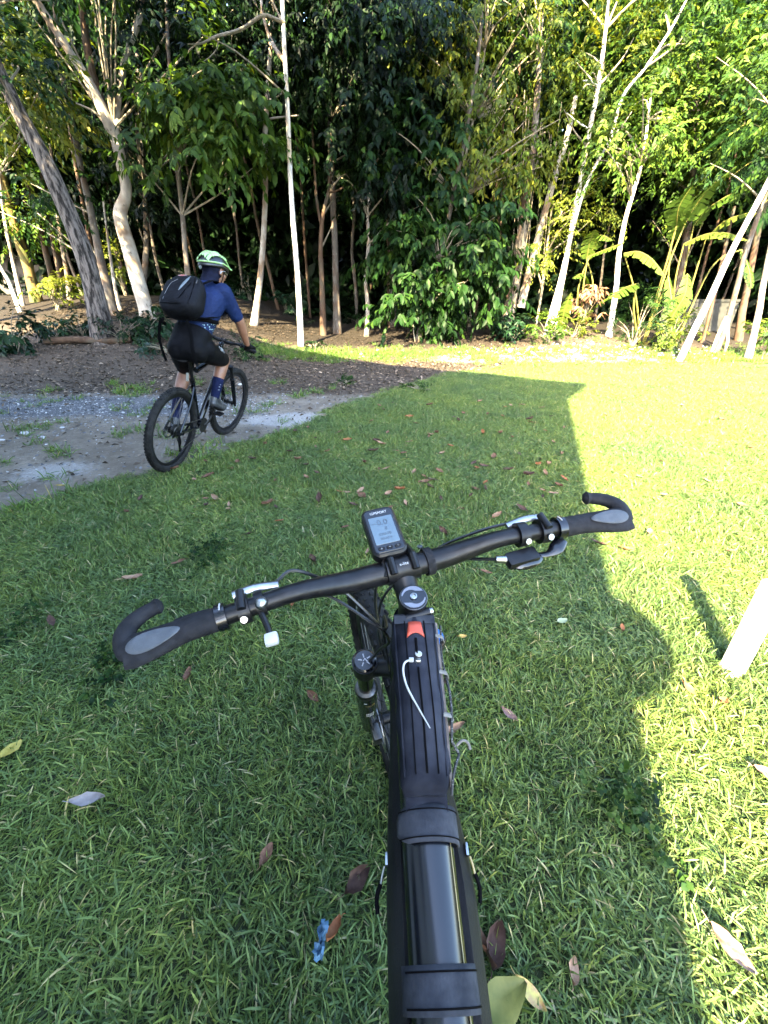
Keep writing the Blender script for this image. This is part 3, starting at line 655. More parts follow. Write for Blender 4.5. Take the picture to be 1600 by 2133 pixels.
# ---------------------------------------------------------------- heliconias: big torn leaves on long stalks
M_stalk = pmat('heliconia_stalk', (.07, .075, .015), (.13, .11, .025), 12, .6, spec=.2)
def big_leaf(pts, width, seed, tears=9, T=None):
    """a long leaf along pts with a torn edge"""
    P = spline(pts, 5); m_ = len(P); g_ = random.Random(seed); mb = MB()
    prev = None
    for side in (-1, 1):
        cut = 0.0
        for i in range(m_ - 1):
            t0, t1 = i / (m_ - 1), (i + 1) / (m_ - 1)
            def wid(t): return width * (math.sin(math.pi * min(1, .06 + t * .97)) ** .55)
            tg = (P[i + 1] - P[i]).normalized(); up = Vector((0, -.25, 1)); sd_ = tg.cross(up).normalized() * side; nn = sd_.cross(tg) * side
            gap = .30 if g_.random() < tears / m_ else .04
            dr = -.28 - .25 * g_.random()
            e0, e1 = P[i].lerp(P[i + 1], .02), P[i].lerp(P[i + 1], .98)
            o0 = e0 + sd_ * wid(t0) * .5 + Vector((0, 0, dr * wid(t0) * .5)) + tg * .3 * width * .3
            o1 = e0.lerp(e1, 1 - gap) + sd_ * wid(t1) * .5 + Vector((0, 0, dr * wid(t1) * .5)) + tg * .3 * width * .3
            m0 = e0.lerp(o0, .5) + nn * .03 * width; m1 = e1.lerp(o1, .5) + nn * .03 * width
            mb.add([e0, m0, o0, o1, m1, e1], [(0, 1, 4, 5), (1, 2, 3, 4)], T)
    return mb
def heliconia(label, px, py, Y, leaves, seed=0):
    f_ = at(px, py, Y); f_.z = float(hgt(f_.x, Y)); root = thing('heliconia', label, 'plant', f_)
    for i, (stalk, blade, w_) in enumerate(leaves):
        dy = ((i * 37) % 11 - 5) * .06
        S_ = [at(x, y, Y + dy * k / max(1, len(stalk) - 1)) - f_ for k, (x, y) in enumerate(stalk)]; S_[0] = Vector((S_[0].x * .4, 0, -.05))
        Bl = [at(x, y, Y + dy - .25 * k) - f_ for k, (x, y) in enumerate(blade)]
        o_ = MB().tube(spline(S_ + [Bl[0]], 5), lerp_list([.028, .02, .014], 5 * len(S_) + 1), 6).build('stalk', M_stalk, root)
        me = big_leaf(Bl, w_ * 1.35, seed + i).mesh('leaf', True, 60)
        a_ = me.attributes.new('tone', 'FLOAT', 'POINT'); g_ = random.Random(seed + i); tv = g_.uniform(.3, .8)
        a_.data.foreach_set('value', np.clip(tv + .08 * np.random.default_rng(i).normal(size=len(me.vertices)), 0, 1).astype(np.float32))
        link('leaf', me, LM['banana'], root)
        MB().tube(spline(Bl, 4), lerp_list([.012, .004], 4 * (len(Bl) - 1) + 1), 5).build('midrib', M_stalk, root)
    return root
heliconia('heliconia clump with an arching sunlit leaf beside the bent white trunk', 1330, 735, 12.2, [
    ([(1330, 735), (1325, 620)], [(1300, 528), (1330, 524), (1358, 540), (1385, 575)], .34),
    ([(1345, 735), (1370, 640)], [(1392, 575), (1400, 640), (1392, 690), (1385, 725)], .38),
    ([(1350, 735), (1400, 660)], [(1432, 570), (1428, 610), (1412, 640), (1400, 660)], .30),
    ([(1325, 735), (1320, 640)], [(1330, 590), (1300, 600), (1270, 620)], .3),
    ([(1345, 735), (1390, 560)], [(1430, 460), (1455, 420), (1490, 380), (1530, 350)], .45),
    ([(1340, 735), (1385, 560)], [(1410, 470), (1415, 430), (1440, 390)], .45)], 500)
heliconia('heliconia clump with a long leaf reaching right behind the leaning pole', 1400, 735, 12.6, [
    ([(1400, 735), (1405, 600)], [(1425, 508), (1470, 488), (1515, 485), (1555, 500)], .34),
    ([(1405, 735), (1420, 600)], [(1445, 470), (1480, 430), (1540, 395), (1590, 372)], .4),
    ([(1395, 735), (1392, 600)], [(1400, 500), (1420, 440), (1460, 400)], .36),
    ([(1410, 735), (1440, 600)], [(1470, 500), (1510, 460), (1570, 440)], .36),
    ([(1405, 735), (1480, 560)], [(1545, 520), (1560, 560), (1565, 600)], .25)], 520)
heliconia('heliconia clump with yellowing leaves left of the bent white trunk', 1205, 710, 12.9, [
    ([(1205, 710), (1215, 600)], [(1225, 535), (1260, 520), (1300, 505)], .26),
    ([(1200, 710), (1205, 600)], [(1235, 520), (1250, 490), (1275, 500)], .3),
    ([(1210, 710), (1225, 660)], [(1220, 655), (1250, 630), (1280, 615)], .24),
    ([(1198, 710), (1185, 660)], [(1170, 690), (1175, 650), (1190, 610)], .26),
    ([(1208, 710), (1235, 600)], [(1222, 540), (1230, 500), (1240, 480)], .3),
    ([(1200, 710), (1215, 640)], [(1225, 600), (1215, 570), (1195, 580)], .22)], 540)
shrub('brown dead leaves hanging at the foot of the yellowing heliconia', 1205, 715, 12.7, 40, 40, 'dry', 50, .2, seed=560, hang=1.0, asp=.25)
# palm with fan of narrow leaflets high at the right edge
def palm(label, px, py, Y, fronds, seed):
    f_ = at(px, py, Y); f_.z = float(hgt(f_.x, Y)); root = thing('palm', label, 'palm', f_)
    c_ = at(fronds[0][0][0], fronds[0][0][1], Y) - f_
    rough_tube([Vector((0, 0, -.1)), c_ * .5 + Vector((.1, 0, 0)), c_], [.09, .08, .06], 10, seed).build('trunk', BK['grey'], root)
    for i, fr in enumerate(fronds):
        P = spline([at(x, y, Y - .2 * k) - f_ for k, (x, y) in enumerate(fr)], 8); n_ = len(P)
        MB().tube(P, lerp_list([.02, .005], n_), 5).build('frond_stem', M_stalk, root)
        b_, D, N = [], [], []
        for j in range(2, n_ - 1):
            for q in (0, .5):
                tg = (P[j + 1] - P[j]).normalized()
                for s in (-1, 1):
                    sd_ = tg.cross(Vector((0, -.6, 1))).normalized() * s
                    b_.append(P[j].lerp(P[j + 1], q)); D.append(tg * .6 + sd_ + Vector((0, 0, -.5))); N.append(Vector((0, -.5, 1)))
        b_, D, N = (np.array([tuple(v) for v in a]) for a in (b_, D, N)); L = np.full(len(b_), .55)
        V, Fs, k = leaf_arrays(b_, D, N, L, L * .07)
        link('frond', np_mesh('frond', V, Fs, True, {'tone': np.full(len(V), .5)}), LM['mid'], root)
palm('palm with narrow drooping leaflets at the right edge', 1660, 740, 12.8, [[(1640, 330), (1590, 270), (1550, 260), (1500, 300)], [(1640, 330), (1580, 330), (1520, 370)], [(1640, 330), (1600, 220), (1560, 170)], [(1640, 330), (1700, 250), (1760, 260)], [(1640, 330), (1610, 400), (1570, 450)]], 570)

# ---------------------------------------------------------------- small built things in the setting
M_conc = pmat('shade_dark_concrete', (.010, .0105, .009), (.022, .022, .019), 4, .95, bmp=.4, bscale=30)  # near black base colour stands in for shade on the garden wall
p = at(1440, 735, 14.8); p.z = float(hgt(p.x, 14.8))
gw = thing('garden_wall', 'low concrete wall toned dark as if shaded behind the long leaning pole', 'wall', p, (0, 0, -.12))
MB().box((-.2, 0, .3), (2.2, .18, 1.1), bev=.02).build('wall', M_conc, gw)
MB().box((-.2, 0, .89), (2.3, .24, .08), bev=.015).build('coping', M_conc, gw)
p = at(-10, 600, 21.0); p.z = float(hgt(p.x, 21.0))
shed = thing('shed', 'shed with a pale metal roof beyond the trees at far left', 'shed', p, (0, 0, .3))
MB().box((0, 0, 1.3), (5.0, 3.0, 2.6)).build('wall', pmat('shed_wall', (.05, .045, .04), (.09, .08, .07), 3, .9), shed)
mb = MB().add([(-2.8, -1.9, 2.35), (2.8, -1.9, 2.35), (2.8, .2, 3.5), (-2.8, .2, 3.5), (-2.8, -1.9, 2.42), (2.8, -1.9, 2.42), (2.8, .2, 3.57), (-2.8, .2, 3.57)], [(0, 1, 2, 3), (4, 7, 6, 5), (0, 4, 5, 1), (1, 5, 6, 2), (2, 6, 7, 3), (3, 7, 4, 0)])
mb.build('roof', pmat('shed_roof_metal', (.50, .50, .50), (.62, .62, .62), 4, .5), shed)
p = at(185, 688, 10.2); p.z = float(hgt(p.x, 10.2)) + .07
log_ = rough_tube([Vector((-1.05, -.05, 0)), Vector((-.3, 0, .02)), Vector((.3, .03, 0)), Vector((.85, .1, .01))], [.075, .08, .07, .06], 10, 5, .1).build('fallen_log', BK['brown'], None, loc=p)
tag(log_, 'fallen log lying in the litter left of the leaning trunk', 'log')
# thin wire or liana hanging beside the forked tree
wv = MB().tube(spline([at(195, -20, 12.0), at(215, 110, 12.0), at(236, 240, 12.1)], 6), .008, 5).build('hanging_vine', BK['twig'])
tag(wv, 'thin straight vine hanging down to the fork of the white tree', 'vine')

# white square post in the sun at the right edge
M_white = pmat('white_painted_wood', (0.5920, 0.5840, 0.5600), (0.6400, 0.6320, 0.6160), 14, .6, bmp=.15, bscale=60)
pb = Vector((1.468, 1.215, 0))
post = thing('post', 'short white painted wooden post standing in the sunlit lawn', 'post', pb, (R(-3), R(3.5), R(14)))
MB().box((0, 0, .165), (.064, .064, .56), bev=.006).build('shaft', M_white, post)
MB().ball((-.008, -.0335, .09), (.006, .004, .004), 8).build('knot', pmat('knot_dark', (.03, .025, .02)), post)

# ---------------------------------------------------------------- lawn: blades grown in clumps over the mown area
hid = bpy.data.collections.new('grass_clumps')
def clump_mesh(k, nb, rad, lmin, lmax, wmin, wmax, seed, low=False, square=False):
    g_ = np.random.default_rng(seed)
    a = g_.random(nb) * 6.283; r = rad * np.sqrt(g_.random(nb)); P = np.stack([r * np.cos(a), r * np.sin(a), np.full(nb, -.004)], -1)
    if square: P[:, :2] = (g_.random((nb, 2)) - .5) * rad
    az = g_.random(nb) * 6.283; el = R(18) + (g_.random(nb) ** 1.0) * R(62)
    if low: el *= .75
    D0 = np.stack([np.cos(az) * np.cos(el), np.sin(az) * np.cos(el), np.sin(el)], -1)
    L = (lmin + (lmax - lmin) * g_.random(nb))[:, None]; W = (wmin + (wmax - wmin) * g_.random(nb))[:, None]
    bend = (.15 + .55 * g_.random(nb))[:, None]
    S = nrm(np.cross(D0, np.array([0, 0, 1.])) + .5 * g_.normal(size=(nb, 3)))
    p1 = P + D0 * L * .45; D1 = nrm(D0 - np.array([0, 0, 1.]) * bend); p2 = p1 + D1 * L * .33; D2 = nrm(D1 - np.array([0, 0, 1.]) * bend * .7); p3 = p2 + D2 * L * .25
    for q in (p1, p2, p3): q[:, 2] = np.maximum(q[:, 2], .004)
    V = np.stack([P - S * W * .35, P + S * W * .35, p1 - S * W * .5, p1 + S * W * .5, p2 - S * W * .4, p2 + S * W * .4, p3], 1).reshape(-1, 3)
    T = np.array([(0, 1, 3), (0, 3, 2), (2, 3, 5), (2, 5, 4), (4, 5, 6)])
    Fs = (T[None] + (np.arange(nb) * 7)[:, None, None]).reshape(-1, 3)
    tone = np.clip(.45 + .2 * g_.normal(size=nb), 0, 1)
    dry = g_.random(nb) < .035; tone = np.where(dry, 1.0, tone * .82)
    me = np_mesh('clump%d' % k, V, Fs, True, {'tone': np.repeat(tone, 7)})
    o_ = bpy.data.objects.new('clump%02d' % k, me); hid.objects.link(o_); return me
def grass_mat(name, stops, trans=.3):
    m, n, b, o = node_mat(name)
    c = ramp(n, attr(n, 'tone'), stops)
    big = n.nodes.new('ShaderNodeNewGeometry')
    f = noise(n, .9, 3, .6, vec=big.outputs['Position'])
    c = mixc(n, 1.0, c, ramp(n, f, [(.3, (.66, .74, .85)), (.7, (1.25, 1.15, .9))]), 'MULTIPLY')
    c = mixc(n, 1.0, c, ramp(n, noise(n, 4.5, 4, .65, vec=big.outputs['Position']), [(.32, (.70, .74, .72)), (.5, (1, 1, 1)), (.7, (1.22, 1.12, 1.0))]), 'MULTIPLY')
    n.links.new(c, b.inputs['Base Color']); b.inputs['Roughness'].default_value = .45; b.inputs['Specular IOR Level'].default_value = .25
    t = n.nodes.new('ShaderNodeBsdfTranslucent'); n.links.new(mixc(n, 1.0, c, (1.2, 1.1, .5), 'MULTIPLY'), t.inputs[0])
    x = n.nodes.new('ShaderNodeMixShader'); x.inputs[0].default_value = trans
    n.links.new(b.outputs[0], x.inputs[1]); n.links.new(t.outputs[0], x.inputs[2]); n.links.new(x.outputs[0], o.inputs[0])
    return m
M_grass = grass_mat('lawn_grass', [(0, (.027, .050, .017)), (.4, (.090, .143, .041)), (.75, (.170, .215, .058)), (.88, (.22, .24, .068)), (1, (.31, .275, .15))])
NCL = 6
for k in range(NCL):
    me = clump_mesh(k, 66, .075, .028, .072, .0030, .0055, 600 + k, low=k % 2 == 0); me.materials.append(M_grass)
TS = .36                                            # inner lawn: square turfs, blades hang over their edges
hid_t = bpy.data.collections.new('grass_turfs'); _h, hid = hid, hid_t
for k in range(7):
    me = clump_mesh(k, int(19500 * TS * TS), TS, .024, .074, .0030, .0056, 660 + k, low=k % 2 == 0, square=True); me.materials.append(M_grass)
hid = _h
def scatter_points(zones, seed, keep):
    g_ = np.random.default_rng(seed); out = []
    for x0, x1, y0, y1, st in zones:
        a, b_ = np.meshgrid(np.arange(x0, x1, st), np.arange(y0, y1, st), indexing='ij')
        P = np.stack([a.ravel(), b_.ravel()], -1) + (g_.random((a.size, 2)) - .5) * st * 1.3
        out.append(P)
    P = np.concatenate(out); return P[keep(P[:, 0], P[:, 1], g_.random(len(P)))]
def scatter_object(name, P, coll, nvar, smin, smax, seed, label, cat, sink=0.0, tilt=.15, quarter=False):
    g_ = np.random.default_rng(seed); n_ = len(P)
    V = np.stack([P[:, 0], P[:, 1], hgt(P[:, 0], P[:, 1]) - sink], -1).astype(np.float32)
    me = bpy.data.meshes.new(name); me.vertices.add(n_); me.vertices.foreach_set('co', V.ravel())
    s = (smin + (smax - smin) * g_.random(n_)) * (1 if quarter else 1 + .22 * wob(P[:, 0], P[:, 1], 2.6, 1.0))
    a = me.attributes.new('scl', 'FLOAT', 'POINT'); a.data.foreach_set('value', s.astype(np.float32))
    r_ = np.stack([(g_.random(n_) - .5) * tilt * 2, (g_.random(n_) - .5) * tilt * 2, g_.random(n_) * 6.283], -1)
    if quarter: r_[:, 2] = g_.integers(0, 4, n_) * math.pi / 2
    a = me.attributes.new('rot', 'FLOAT_VECTOR', 'POINT'); a.data.foreach_set('vector', r_.astype(np.float32).ravel())
    a = me.attributes.new('var', 'INT', 'POINT'); a.data.foreach_set('value', g_.integers(0, nvar, n_).astype(np.int32))
    o_ = link(name, me); tag(o_, label, cat, kind='stuff')
    ng = bpy.data.node_groups.new(name, 'GeometryNodeTree')
    ng.interface.new_socket('Geometry', in_out='INPUT', socket_type='NodeSocketGeometry'); ng.interface.new_socket('Geometry', in_out='OUTPUT', socket_type='NodeSocketGeometry')
    N = ng.nodes; gi = N.new('NodeGroupInput'); go = N.new('NodeGroupOutput'); ip = N.new('GeometryNodeInstanceOnPoints')
    ci = N.new('GeometryNodeCollectionInfo'); ci.inputs['Collection'].default_value = coll; ci.inputs['Separate Children'].default_value = True; ci.inputs['Reset Children'].default_value = True
    def na(nm, ty):
        q = N.new('GeometryNodeInputNamedAttribute'); q.data_type = ty; q.inputs['Name'].default_value = nm
        return next(s_ for s_ in q.outputs if s_.enabled and s_.name == 'Attribute')
    ng.links.new(gi.outputs[0], ip.inputs['Points']); ng.links.new(ci.outputs[0], ip.inputs['Instance'])
    ip.inputs['Pick Instance'].default_value = True
    ng.links.new(na('var', 'INT'), ip.inputs['Instance Index'])
    e2r = N.new('FunctionNodeEulerToRotation'); ng.links.new(na('rot', 'FLOAT_VECTOR'), e2r.inputs[0]); ng.links.new(e2r.outputs[0], ip.inputs['Rotation'])
    ng.links.new(na('scl', 'FLOAT'), ip.inputs['Scale']); ng.links.new(ip.outputs[0], go.inputs[0])
    md = o_.modifiers.new('scatter', 'NODES'); md.node_group = ng
    return o_
def lawn_keep(x, y, u):
    d = lawn_mask(x, y) * (1 - .35 * np.clip(wob(x, y, 3.1, 4) - .35, 0, 1) * 2)
    return (u < d * 1.15) & (np.abs(x) < 3.4 + .98 * np.maximum(y, 0))
ti, tj = np.meshgrid(np.arange(-9, 15, TS), np.arange(-.7, 11.4, TS), indexing='ij'); TP = np.stack([ti.ravel(), tj.ravel()], -1)
mn = np.min([lawn_mask(TP[:, 0] + dx, TP[:, 1] + dy) for dx in (-.18, 0, .18) for dy in (-.18, 0, .18)], 0)
vis = np.abs(TP[:, 0]) < 3.2 + .98 * np.maximum(TP[:, 1], 0)
full = (mn > .93) & vis; FT = TP[full]
fullset = {(round(x / TS * 1000), round(y / TS * 1000)) for x, y in FT}
def in_full(x, y):
    i_ = np.round((x + 9) / TS); j_ = np.round((y + .7) / TS)
    return np.array([(round((-9 + a_ * TS) / TS * 1000), round((-.7 + c_ * TS) / TS * 1000)) in fullset for a_, c_ in zip(i_, j_)])
P = scatter_points([(-4.5, 5, -.6, 3.2, .058), (-6, 8, 3.2, 7, .068), (-2.5, 14, 7, 11.2, .085)], 610, lawn_keep)
P = P[~in_full(P[:, 0], P[:, 1])]
print('lawn clumps', len(P), 'turfs', len(FT))
scatter_object('lawn_edge_grass', P, hid, NCL, .75, 1.2, 611, 'thinning grass along the ragged edge of the lawn', 'grass')
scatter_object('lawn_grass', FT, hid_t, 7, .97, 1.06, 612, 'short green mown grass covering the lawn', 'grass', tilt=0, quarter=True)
# thin grass in the bare ground and along the sunlit strip at the forest edge
def strip_keep(x, y, u):
    strip = np.exp(-((y - 11.3 - .05 * x) / .55) ** 2) * ((x > -3.6) & (x < 2.6)) * 1.0
    sunny = np.exp(-((y - 10.9) / .9) ** 2) * (x > 2.2) * .55
    path = .10 * sst(.15, .5, wob(x, y, 2.3, 1.5)) * (1 - lawn_mask(x, y)) * ((x < -.5) & (y < 8)) * 2.5
    return u < strip + sunny + path
P = scatter_points([(-6.5, 12, 2.4, 13, .10)], 620, strip_keep)
hid2 = bpy.data.collections.new('weed_clumps')
_h, hid = hid, hid2
M_weed = grass_mat('weed_grass', [(0, (.03, .07, .015)), (.5, (.08, .15, .025)), (.85, (.17, .22, .05)), (1, (.30, .26, .13))])
for k in range(5):
    me = clump_mesh(k, 34, .09, .06, .16, .005, .010, 640 + k); me.materials.append(M_weed)
hid = _h
scatter_object('weed_grass', P, hid2, 5, .6, 1.25, 621, 'loose weedy grass along the sunlit forest edge and track', 'grass')

# ---------------------------------------------------------------- leaf litter on the bank and track
g_ = np.random.default_rng(700)
def litter_pts(n_):
    P = np.stack([-9.5 + 13.5 * g_.random(n_), 6.2 + 8.3 * g_.random(n_)], -1)
    d = (1 - lawn_mask(P[:, 0], P[:, 1])) * sst(6.3, 7.6, P[:, 1]) * (.5 + .5 * sst(-.5, .5, wob(P[:, 0], P[:, 1], 1.7, 3)))
    d *= np.where((P[:, 0] > -3) & (P[:, 1] > 11.0), .4, 1)
    return P[g_.random(n_) < d]
P2 = np.concatenate([litter_pts(36000), np.stack([g_.uniform(-7, 1.5, 900), g_.uniform(3.2, 6.6, 900)], -1), np.stack([g_.uniform(1.5, 11, 1500), g_.normal(11.6, .6, 1500)], -1)])
P2 = P2[lawn_mask(P2[:, 0], P2[:, 1]) < .5]
n_ = len(P2); P3 = np.stack([P2[:, 0], P2[:, 1], hgt(P2[:, 0], P2[:, 1]) + .004 + .02 * g_.random(n_)], -1)
D = g_.normal(size=(n_, 3)) * np.array([1, 1, .22]); N = np.array([0, 0, 1.]) + g_.normal(size=(n_, 3)) * .45
L = .035 + .06 * g_.random(n_)
V, Fs, k = leaf_arrays(P3, D, N, L, L * (.35 + .2 * g_.random(n_)), fold=.22, droop=.12)
V[:, 2] = np.maximum(V[:, 2], hgt(V[:, 0], V[:, 1]) + .002)
M_litter = leaf_mat('leaf_litter', (.016, .012, .008), (.065, .047, .033), (.20, .155, .115), .06, .75, .2)
tag(link('leaf_litter', np_mesh('leaf_litter', V, Fs, True, {'tone': np.repeat(np.clip(.45 + .3 * g_.normal(size=n_), 0, 1) * np.where(P2[:, 1] > 12.0, .4, 1), k)}), M_litter), 'brown dry leaf litter covering the bank below the trees', 'leaves', kind='stuff')  # tone cut inside the wood, forest shade put into the leaf colour
# gravel: small angular stones
def stones(name, P, smin, smax, seed, mats, label):
    g_ = np.random.default_rng(seed); n_ = len(P)
    O = np.array([(1, 0, 0), (-1, 0, 0), (0, 1, 0), (0, -1, 0), (0, 0, 1), (0, 0, -1)], float)
    s = (smin * (smax / smin) ** (g_.random(n_) ** 2.2))[:, None, None]
    V = O[None] * s * (.55 + .9 * g_.random((n_, 6, 1))) * np.array([1, 1, .6]) + g_.normal(size=(n_, 6, 3)) * s * .18
    V = V + np.stack([P[:, 0], P[:, 1], hgt(P[:, 0], P[:, 1])], -1)[:, None]
    T = np.array([(0, 2, 4), (2, 1, 4), (1, 3, 4), (3, 0, 4), (2, 0, 5), (1, 2, 5), (3, 1, 5), (0, 3, 5)])
    Fs = (T[None] + (np.arange(n_) * 6)[:, None, None]).reshape(-1, 3)
    return tag(link(name, np_mesh(name, V.reshape(-1, 3), Fs, False, {'tone': np.repeat(g_.random(n_), 6)}), mats), label, 'gravel', kind='stuff')
m, n, b, o = node_mat('gravel_stone'); n.links.new(ramp(n, attr(n, 'tone'), [(0, (.03, .032, .036)), (.55, (.10, .102, .107)), (.93, (.2, .2, .2)), (1, (.42, .41, .39))]), b.inputs['Base Color']); b.inputs['Roughness'].default_value = .9
M_gravel = m
Q = np.concatenate([np.stack([g_.uniform(-9, -1.6, 16000), g_.normal(6.1, .5, 16000)], -1), np.stack([g_.uniform(-7, .4, 7000), g_.uniform(2.4, 7.2, 7000)], -1)])
Q = Q[lawn_mask(Q[:, 0], Q[:, 1]) < .45]
stones('track_gravel', Q, .004, .022, 710, M_gravel, 'loose grey gravel and grit on the bare track')
Q = np.stack([g_.normal(4.6, 2.2, 900), g_.normal(11.4, .45, 900)], -1)
stones('rubble', Q, .008, .06, 711, pmat('rubble_pale', (.42, .40, .36), (.6, .58, .54), 9, .95), 'pale rubble and sand lumps along the sunlit forest edge')

# ---------------------------------------------------------------- fallen leaves one can pick out on the lawn
def fallen_mesh(seed, L, asp, curl):
    g_ = random.Random(seed); V = []; Fc = []; nl, nw = 7, 4
    for i in range(nl + 1):
        t = i / nl; w_ = L * asp * (math.sin(math.pi * min(1, t * .96 + .02)) ** .8) * (1 + .1 * g_.uniform(-1, 1))
        for j in range(nw + 1):
            s = (j / nw - .5) * 2
            V.append(((t - .5) * L, s * w_ / 2, curl * L * (s * s * .35 + (t - .5) ** 2 * .9) + .004 * g_.uniform(-1, 1) + (.10 * L if j != nw // 2 else .06 * L) * .3))
    for i in range(nl):
        for j in range(nw): a_ = i * (nw + 1) + j; Fc.append((a_, a_ + 1, a_ + nw + 2, a_ + nw + 1))
    mb = MB().add(V, Fc); mb.tube([(-.5 * L, 0, curl * L * .22), (-.62 * L, .02 * L, curl * L * .3 + .002), (-.72 * L, .05 * L, .01)], L * .012, 5)
    me = mb.mesh('leaf', True, 80); return me
def fl_mat(name, a, b_, c_=None): return pmat(name, a, b_, 35, .7, spec=.1, bmp=.3, bscale=120)
FLM = [fl_mat('fallen_leaf_brown', (0.062, 0.031, 0.019), (0.124, 0.068, 0.043)), fl_mat('fallen_leaf_dark', (0.028, 0.015, 0.012), (0.062, 0.037, 0.028)), fl_mat('fallen_leaf_tan', (0.136, 0.081, 0.050), (0.205, 0.130, 0.087)), fl_mat('fallen_leaf_rust', (0.124, 0.046, 0.019), (0.186, 0.081, 0.037))]
FV = [[], [], [], []]
for mi in range(4):
    for v in range(4):
        me = fallen_mesh(720 + mi * 7 + v, .10, .36 + .06 * v, [.15, .35, .55, .25][v]); me.materials.append(FLM[mi]); FV[mi].append(me)
def gpx(px, py):
    u = (px - 800) / F; v = (1066.5 - py) / F; d = Vector((u, CP + v * SP, -SP + v * CP)); t = -CAM_H / d.z
    for _ in range(4):
        x, y = d.x * t, d.y * t; t = (float(hgt(x, y)) - CAM_H) / d.z
    return Vector((d.x * t, d.y * t, float(hgt(d.x * t, d.y * t))))
def put_leaf(px, py, size, mi, label, rot, tilt=(0, 0), v=None, group=None, me=None, lift=.035, name='fallen_leaf'):
    p = gpx(px, py); o_ = bpy.data.objects.new(name, me or FV[mi][(v if v is not None else random.randrange(4))]); col.objects.link(o_)
    o_.location = p + Vector((0, 0, lift)); o_.rotation_euler = (tilt[0], tilt[1], rot); o_.scale = (size / .10,) * 3
    return tag(o_, label, 'leaf', group)
def solo(seed, L, asp, curl, m_): me = fallen_mesh(seed, L, asp, curl); me.materials.append(m_); return me
put_leaf(193, 1680, .10, 0, 'pale grey curled leaf on its own at lower left', .15, (.2, 0), me=solo(801, .1, .36, .3, fl_mat('leaf_pale_grey', (0.1561, 0.1344, 0.1302), (0.2170, 0.1953, 0.1869))))
put_leaf(32, 1575, .075, 0, 'yellow oval leaf at the left edge of the lawn', 1.4, (.1, .2), me=solo(802, .1, .6, .1, fl_mat('leaf_yellow', (0.211, 0.167, 0.031), (0.285, 0.236, 0.062))))
put_leaf(735, 1850, .085, 0, 'dark brown crumpled leaf left of the frame bag', .9, (.5, .3), me=solo(803, .1, .55, .7, FLM[1]))
put_leaf(1018, 1988, .095, 0, 'dark brown curled leaf right of the lower strap', 1.2, (.4, .2), me=solo(804, .1, .5, .7, FLM[1]))
put_leaf(992, 1965, .07, 0, 'small grey brown leaf tucked against the frame bag', 1.9, (.6, .2), v=1)
M_gl = pmat('leaf_green_yellow', (.036, .046, .010), (.075, .080, .020), 18, .5, spec=.12, bmp=.3, bscale=60)
put_leaf(1040, 2100, .125, 0, 'large green yellow leaf with a pale midrib at the bottom beside the bike', .45, (.25, -.2), me=solo(805, .1, .55, .12, M_gl), lift=.05)
M_ys = pmat('leaf_yellow_spotted', (0.248, 0.236, 0.037), (0.161, 0.087, 0.031), 45, .5)
put_leaf(1098, 2080, .075, 0, 'yellow spotted leaf beside the large green yellow leaf', -.75, (.2, .2), me=solo(806, .1, .38, .15, M_ys), lift=.04)
put_leaf(1168, 1305, .06, 0, 'pale green leaf lying between handlebar and shade edge', .35, (.1, .1), me=solo(807, .1, .55, .1, pmat('leaf_pale_green', (0.124, 0.149, 0.074), (0.161, 0.186, 0.099), 30, .5)))
put_leaf(1290, 1320, .055, 0, 'copper leaf standing near the rounded edge of the shade', 1.1, (.5, .1), me=solo(808, .1, .45, .3, FLM[3]))
put_leaf(962, 1338, .04, 0, 'small orange yellow leaf right of the stem', .1, (.2, .1), me=solo(809, .1, .5, .3, fl_mat('leaf_orange', (0.260, 0.149, 0.037), (0.310, 0.211, 0.074))))
put_leaf(945, 1532, .085, 0, 'tan leaf sticking out from behind the top tube bag', .35, (.1, -.2), me=solo(810, .1, .34, .35, FLM[2]))
put_leaf(1058, 1502, .07, 0, 'mauve brown leaf on the shaded lawn right of the bag', -.8, (.1, .1), me=solo(811, .1, .42, .25, fl_mat('leaf_mauve', (0.093, 0.056, 0.050), (0.136, 0.087, 0.074))))
put_leaf(1184, 2035, .06, 0, 'upright grey brown leaf low at right of the bike', 1.1, (.5, .3), me=solo(812, .1, .45, .35, FLM[2]))
put_leaf(655, 1465, .065, 0, 'curled brown leaf left of the fork leg', -.7, (.3, .1), me=solo(813, .1, .45, .5, FLM[0]))
put_leaf(1428, 1448, .055, 0, 'orange brown leaf at the tip of the rounded shade', -1.2, (.1, .3), me=solo(814, .1, .5, .3, FLM[3]))
put_leaf(1497, 1475, .05, 0, 'rusty crumpled leaf in the sun below the white post', .5, (.1, .3), me=solo(815, .1, .6, .5, FLM[3]))
put_leaf(1520, 1158, .055, 0, 'brown leaf in the sun above the shadow of the white post', .05, (.2, 0), me=solo(816, .1, .35, .35, FLM[0]))
put_leaf(1508, 1985, .10, 0, 'rust and white leaf in the sun at lower right', -1.0, (.2, .2), me=solo(817, .1, .4, .3, fl_mat('leaf_rust_white', (0.0837, 0.0333, 0.0166), (0.1535, 0.1256, 0.1062))))
put_leaf(1585, 1625, .08, 0, 'tan leaf at the right edge of the sunlit grass', -.5, (.2, .2), me=solo(818, .1, .4, .3, FLM[2]))
put_leaf(130, 1020, .075, 0, 'yellow leaf lying at the edge of the track on the left', .0, (.1, 0), me=solo(819, .1, .35, .2, fl_mat('leaf_mustard', (0.211, 0.149, 0.037), (0.273, 0.205, 0.062))))
